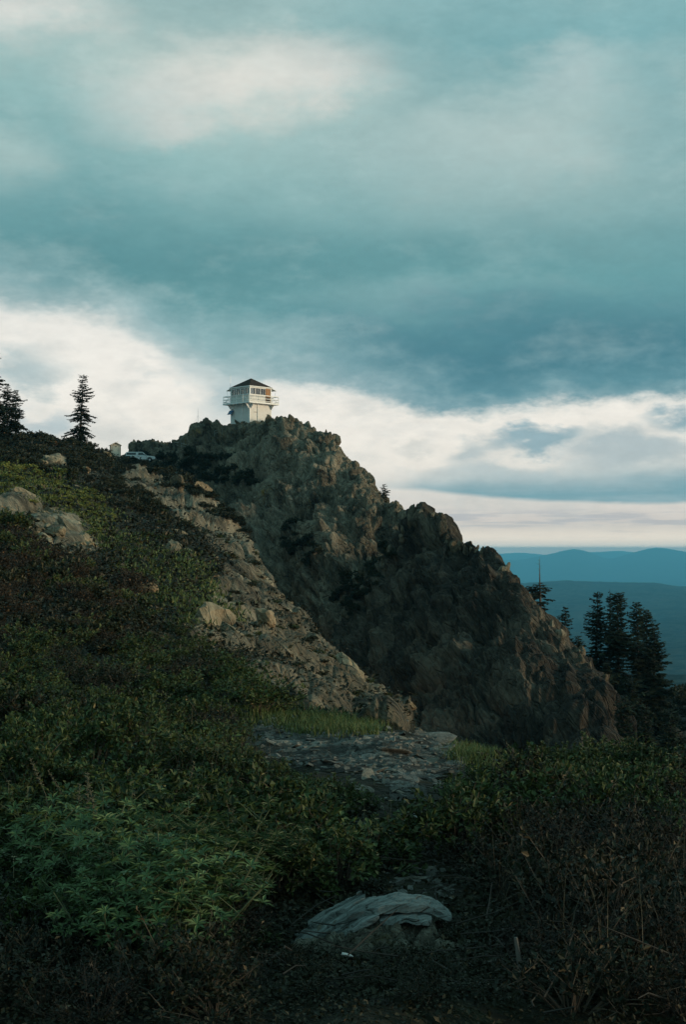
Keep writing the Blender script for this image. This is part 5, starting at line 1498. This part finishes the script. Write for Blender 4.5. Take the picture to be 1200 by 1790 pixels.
for (px, pt, pb), lab in zip(places, labs):
    h = ray(px, pb + 60, [hill])[0]; k = SPK[r.randrange(5)]
    s = max(0.5, min(1.6, ((pb + 60 - pt) / FOC * h.y) / 0.5))
    o = place("flower_stalk", k[0], h, (s, s, s), (r.uniform(-.12, .12), r.uniform(-.2, .25), r.uniform(0, 6.28)))
    tag(o, lab, "plant", "flower stalks"); link("seed_head", k[1], o)

# grass
def blades(name, mask, n_, seed, hmin, hmax, wid, mat, clump=6, grow=0.02):
    rs = np.random.RandomState(seed)
    c = HP.reshape(-1, 3)[pick(mask, n_ // clump, seed)]
    p = np.repeat(c, clump, 0); n2 = len(p)
    sc = np.clip(p[:, 1] / 9, 0.7, 12)
    p = p + np.stack([rs.normal(0, 0.05, n2) * sc, rs.normal(0, 0.05, n2) * sc, np.zeros(n2) - 0.01], 1)
    h = rs.uniform(hmin, hmax, n2); a = rs.uniform(0, 6.283, n2); ln = rs.uniform(0.1, 0.75, n2)
    d = np.stack([np.cos(a) * ln, np.sin(a) * ln, np.ones(n2)], 1)
    side = np.stack([-np.sin(a + 0.6), np.cos(a + 0.6), 0 * a], 1) * (wid * rs.uniform(0.6, 1.2, n2) * sc ** 0.8)[:, None]
    m_ = p + d * (h * 0.55)[:, None]; t = p + d * h[:, None] * np.array([1.5, 1.5, 0.95])
    v = np.stack([p - side, p + side, m_ - side * 0.7, m_ + side * 0.7, t], 1).reshape(-1, 3)
    b = (np.arange(n2) * 5)[:, None]
    return scatter_mesh(name, mat, v, [b + np.array([[0, 1, 3, 2]]), b + np.array([[2, 3, 4]])])
L_grass = leaf_mat("grass_blade", (0.036, 0.060, 0.013), (0.10, 0.13, 0.034), (0.20, 0.17, 0.07), amt2=0.08)
L_straw = leaf_mat("straw_blade", (0.04, 0.034, 0.020), (0.10, 0.085, 0.05))
strip = poly_mask(HPX, HPY, [(380, 1215), (470, 1225), (560, 1250), (660, 1268), (640, 1285), (540, 1282), (440, 1262), (380, 1240)], 8)
blades("grass", np.clip(strip + 0.4 * poly_mask(HPX, HPY, [(800, 1305), (880, 1325), (860, 1350), (790, 1325)], 8) + 0.25 * poly_mask(HPX, HPY, [(220, 1150), (330, 1170), (340, 1200), (230, 1190)], 8), 0, 1), 12000, 51, 0.05, 0.13, 0.0035, L_grass)
blades("hill_grass", np.clip(G_bright ** 2 + 0.06 * G_mix, 0, 1) * np.clip(brk * 2 + 0.4, 0, 1) * norock * (HD > 30) * (HD < 170), 36000, 52, 0.07, 0.20, 0.007, L_grass)
blades("dry_grass", np.clip(poly_mask(HPX, HPY, [(250, 1290), (470, 1290), (470, 1400), (250, 1400)], 20) + 0.12 * brn, 0, 1) * free, 900, 53, 0.2, 0.5, 0.0018, L_straw, 9)

# low leaves covering the soil
L_cover = leaf_mat("ground_leaf", (0.007, 0.009, 0.004), (0.028, 0.030, 0.013), (0.085, 0.06, 0.03), amt2=0.07)
rs = np.random.RandomState(60)
def cover(name, mask, n_, seed, ln0, ln1, hmax, mat):
    rs = np.random.RandomState(seed)
    w = (mask * visible * (HX > -1200) * (HX < 2400) * np.clip(colw, 1, 24) ** 0.8 * np.where((HX > -100) & (HX < 1300), 1.0, 0.6)).ravel(); w = w / w.sum()
    p = HP.reshape(-1, 3)[rs.choice(len(w), size=n_, p=w)].copy()
    sc = np.clip(p[:, 1] / 8, 0.6, 20)
    p += np.stack([rs.normal(0, 0.03, n_) * sc, rs.normal(0, 0.03, n_) * sc, rs.uniform(0, 1, n_) ** 2 * hmax * np.minimum(sc, 6)], 1)
    d = rs.normal(size=(n_, 3)) * np.array([1, 1, 0.6]) + np.array([0, 0, 0.25]); d /= np.linalg.norm(d, axis=1, keepdims=True)
    nn = rs.normal(0, 0.5, (n_, 3)) + np.array([0, 0, 1.0]); nn -= d * (nn * d).sum(1, keepdims=True); nn /= np.linalg.norm(nn, axis=1, keepdims=True)
    ln = rs.uniform(ln0, ln1, n_) * sc ** 0.85
    v, f = leaf_quads(p, d, nn, ln, ln * 0.3)
    return scatter_mesh(name, mat, v, f)
soilm = (1 - np.clip(m_scr0 * 1.3, 0, 1)) * (1 - np.clip(m_scree * 0.9, 0, 1))
cover("undergrowth", soilm * (HD < 34) * (HD > 2.2), 110000, 61, 0.018, 0.045, 0.05, L_cover)
cover("hill_undergrowth", norock * (HD >= 24) * (HD < 240), 70000, 62, 0.018, 0.05, 0.05, L_cover)
# fallen twigs and dead stems
tw = MB(); r = random.Random(9)
idx = pick((np.clip(brn + 0.25 * leftn + 0.6 * m_path2, 0, 1)) * (HD > 4.3) * (HD < 14), 260, 63)
for i_ in idx:
    p = Vector(HP.reshape(-1, 3)[i_]) + Vector((0, 0, r.uniform(0.0, 0.12))); a = r.uniform(0, 6.28); L = r.uniform(0.08, 0.32)
    d = Vector((math.cos(a), math.sin(a), r.uniform(-0.1, 0.5))) * L
    q_ = p + d * 0.55 + Vector((r.uniform(-.02, .02), r.uniform(-.02, .02), r.uniform(-.01, .02)))
    tw.tube(p, q_, 0.0035, 0.0028, 4, False); tw.tube(q_, p + d, 0.0028, 0.0015, 4, False)
to = tw.build("fallen_twigs", M_greytwig); to['kind'] = 'stuff'
# small flowers
fl = MB(); idx = pick(np.clip(leftn * 0.6 + rightn, 0, 1) * free, 90, 64)
for i_ in idx:
    p = Vector(HP.reshape(-1, 3)[i_]) + Vector((0, 0, r.uniform(0.15, 0.34)))
    for k in range(5):
        a = k * 1.257; fl.add([p, p + Vector((math.cos(a - .4) * .010, math.sin(a - .4) * .010, .004)), p + Vector((math.cos(a) * .016, math.sin(a) * .016, .003)), p + Vector((math.cos(a + .4) * .010, math.sin(a + .4) * .010, .004))], [(0, 1, 2, 3)])
    fl.tube(p - Vector((0, 0, 0.12)), p, 0.0012, n=3, cap=False)
fo_ = fl.build("pale_flowers", plain_mat("pale_petal", (0.30, 0.25, 0.14), 0.8)); fo_['kind'] = 'stuff'

# ------------------------------------------------------------------ the flat layered rock at the near end of the path
M_blue_rock = rock_mat("blue_grey_rock", (0.075, 0.088, 0.083), (0.215, 0.25, 0.235), (0.40, 0.44, 0.42), lichen=(0.13, 0.12, 0.07), lich=0.60, scale=13, grain=(0.86, 0.40, 0.30), keep=0.16, bump=1.0, bd=0.03)
M_earth_rock = rock_mat("earthy_rock", (0.06, 0.056, 0.042), (0.18, 0.17, 0.13), (0.34, 0.33, 0.26), lichen=(0.10, 0.085, 0.04), lich=0.55, scale=16, bump=1.0, bd=0.03)
hp = ray(655, 1665, [hill])[0]; D0 = hp.y
S = D0 / FOC                         # metres per photo pixel at the rock
rock = empty("flat_rock", (hp.x, D0 + 0.16, hp.z - 0.03))
tag(rock, "low blue-grey layered rock with an overhanging lip, in the path among dark plants", "rock")
def ground_off(o):
    return o
# earthy core: an uneven mound with a broken face towards the camera
nu, nv = 110, 80
gu, gv = np.meshgrid(np.linspace(-1, 1, nu), np.linspace(-1, 1, nv))
rr = np.clip(1 - (np.abs(gu) ** 2.6 + np.abs(gv) ** 3.0), 0, 1) ** 0.6
prof_ = np.interp(gu, [-1, -.6, -.2, .15, .6, .85, 1], [.25, .6, .95, 1, .92, .7, .4])
Pm = np.stack([gu * 178 * S, gv * 0.30 - 0.08, rr * prof_ * (66 + 10 * gv) * S], -1).reshape(-1, 3)
Pm[:, 2] += ((facets(Pm, 0.16, 4) * 0.075 + facets(Pm, 0.07, 5) * 0.035 + facets(Pm, 0.03, 6) * 0.012) * np.clip(rr.ravel() * 2, 0, 1) + fbm(Pm, 0.06, 4, 6) * 0.010 - 0.035)
ii = np.arange(nu * nv).reshape(nv, nu)
fq = np.stack([ii[:-1, :-1], ii[:-1, 1:], ii[1:, 1:], ii[1:, :-1]], -1).reshape(-1, 4)
link("mound", mesh_np("mound", Pm, fq, [M_earth_rock]), rock)
# the cap: curved slabs one on another, each with its own ragged outline and thickness
def slab(pts_top, y0, y1, thick, seed, name, ragged=0.018):
    """pts_top: (x px from the rock's centre, height px) along the slab; y0..y1 its depth range in metres"""
    rs = np.random.RandomState(seed)
    xs_ = np.array([p_[0] for p_ in pts_top]) * S; hs = np.array([p_[1] for p_ in pts_top]) * S
    nx, ny = 90, 22
    u = np.linspace(xs_[0], xs_[-1], nx); z = np.interp(u, xs_, hs); z = gauss_smooth(z, 2.5, 0)
    endt = np.clip(np.minimum(u - u[0], u[-1] - u) / (0.07), 0, 1) ** 0.5
    v_ = np.linspace(0, 1, ny)
    yy0 = y0 + fbm(np.stack([u, u * 0, u * 0 + seed], 1), 0.12, 4, seed) * ragged * 3; yy1 = y1 + fbm(np.stack([u, u * 0, u * 0 + seed + 5], 1), 0.15, 3, seed) * ragged * 3
    mid = (y0 + y1) / 2
    Y = (mid + (yy0 - mid) * (0.35 + 0.65 * endt))[None, :] * (1 - v_[:, None]) + (mid + (yy1 - mid) * (0.35 + 0.65 * endt))[None, :] * v_[:, None]
    X = np.broadcast_to(u[None, :], Y.shape)
    Zt = np.broadcast_to(z[None, :], Y.shape) + (v_[:, None] - 0.3) * 0.025 - (v_[:, None] ** 2) * 0.03
    G = np.stack([X, Y, Zt], -1).reshape(-1, 3)
    layers = np.floor((Zt.ravel() * 0.6 + Y.ravel() * 0.45 + fbm(G, 0.2, 3, seed) * 0.03) / 0.022)
    rel = (_unit(_hash(layers.astype(np.int64), np.zeros(len(G), np.int64), np.zeros(len(G), np.int64), seed), 3) - 0.5) * 0.011
    Gt = G.copy(); Gt[:, 2] += rel + fbm(G, 0.05, 4, seed + 1) * 0.007 + blocks(G, 0.10, seed, 0.7) * 0.012
    Gb = G.copy(); Gb[:, 2] -= thick * (0.55 + 0.45 * np.broadcast_to(endt[None, :], Y.shape).ravel()) + fbm(G, 0.07, 3, seed + 2) * 0.012
    n0 = nx * ny; ii = np.arange(n0).reshape(ny, nx)
    q1 = np.stack([ii[:-1, :-1], ii[:-1, 1:], ii[1:, 1:], ii[1:, :-1]], -1).reshape(-1, 4)
    rim = np.concatenate([ii[0, :], ii[1:, -1], ii[-1, -2::-1], ii[-2:0:-1, 0]])
    nxt = np.roll(rim, -1)
    side = np.stack([rim, rim + n0, nxt + n0, nxt], -1)
    return link(name, mesh_np(name, np.concatenate([Gt, Gb]), [q1, q1[:, ::-1] + n0, side], [M_blue_rock]), rock)
slab([(-150, 6), (-110, 30), (-60, 56), (-20, 76), (40, 86), (85, 84), (118, 74), (142, 56)], -0.03, 0.17, 0.030, 11, "cap_slab")
slab([(-148, -2), (-100, 18), (-55, 42), (-15, 62), (10, 70)], -0.10, 0.06, 0.022, 12, "lower_slab")
slab([(-120, 36), (-75, 62), (-30, 82), (-14, 88)], 0.06, 0.22, 0.03, 13, "upper_slab")
slab([(10, 58), (50, 68), (90, 66), (104, 62)], -0.10, 0.10, 0.022, 14, "ledge_slab")
slab([(-118, 18), (-80, 38), (-40, 60)], -0.065, 0.03, 0.018, 15, "thin_slab")
def small(px, py, wpx, mesh, label, flat=1.0, rz=0.0, mat=None, cat="stone", back=0.0):
    h = ray(px, py, [hill])[0]; s = wpx / 2 / FOC * h.y
    o = place("loose_stone", mesh, (h.x, h.y + back, h.z + s * 0.25 * flat), (s, s * 0.8, s * flat), (0.1, 0.15, rz))
    return tag(o, label, cat)
small(735, 1592, 84, slabs[2], "thin blue-grey slate lying just behind the flat rock", 1.6, 0.3)
v, f = chunk(190, 2, 0.45, 10, 0.03)
white_me = mesh_np("loose_stone", v, f, [plain_mat("white_quartz", (0.62, 0.60, 0.56), 0.6)])
h = ray(606, 1685, [hill])[0]
o = place("loose_stone", white_me, (h.x, h.y - 0.07, h.z + 0.055), (0.028, 0.016, 0.018), (0, 0.1, 0.4)); tag(o, "small white stone against the near side of the flat rock", "stone")
# grey stick standing in the dry brush
h = ray(905, 1735, [hill])[0]
sk = empty("grey_stick", h); tag(sk, "bare grey stick standing upright in the dark brush beside the flat rock", "stick")
m_ = MB(); L = 95 * h.y / FOC
m_.tube((0, 0, -0.03), (0.01, 0, L * 0.5), 0.011, 0.010, 7); m_.tube((0.01, 0, L * 0.5), (-0.004, 0.01, L), 0.010, 0.007, 7)
m_.build("stem", M_deadwood, sk)
m_ = MB(); m_.tube((0.008, 0, L * 0.4), (0.05, 0.02, L * 0.62), 0.005, 0.003, 5); m_.build("snapped_twig", M_deadwood, sk)
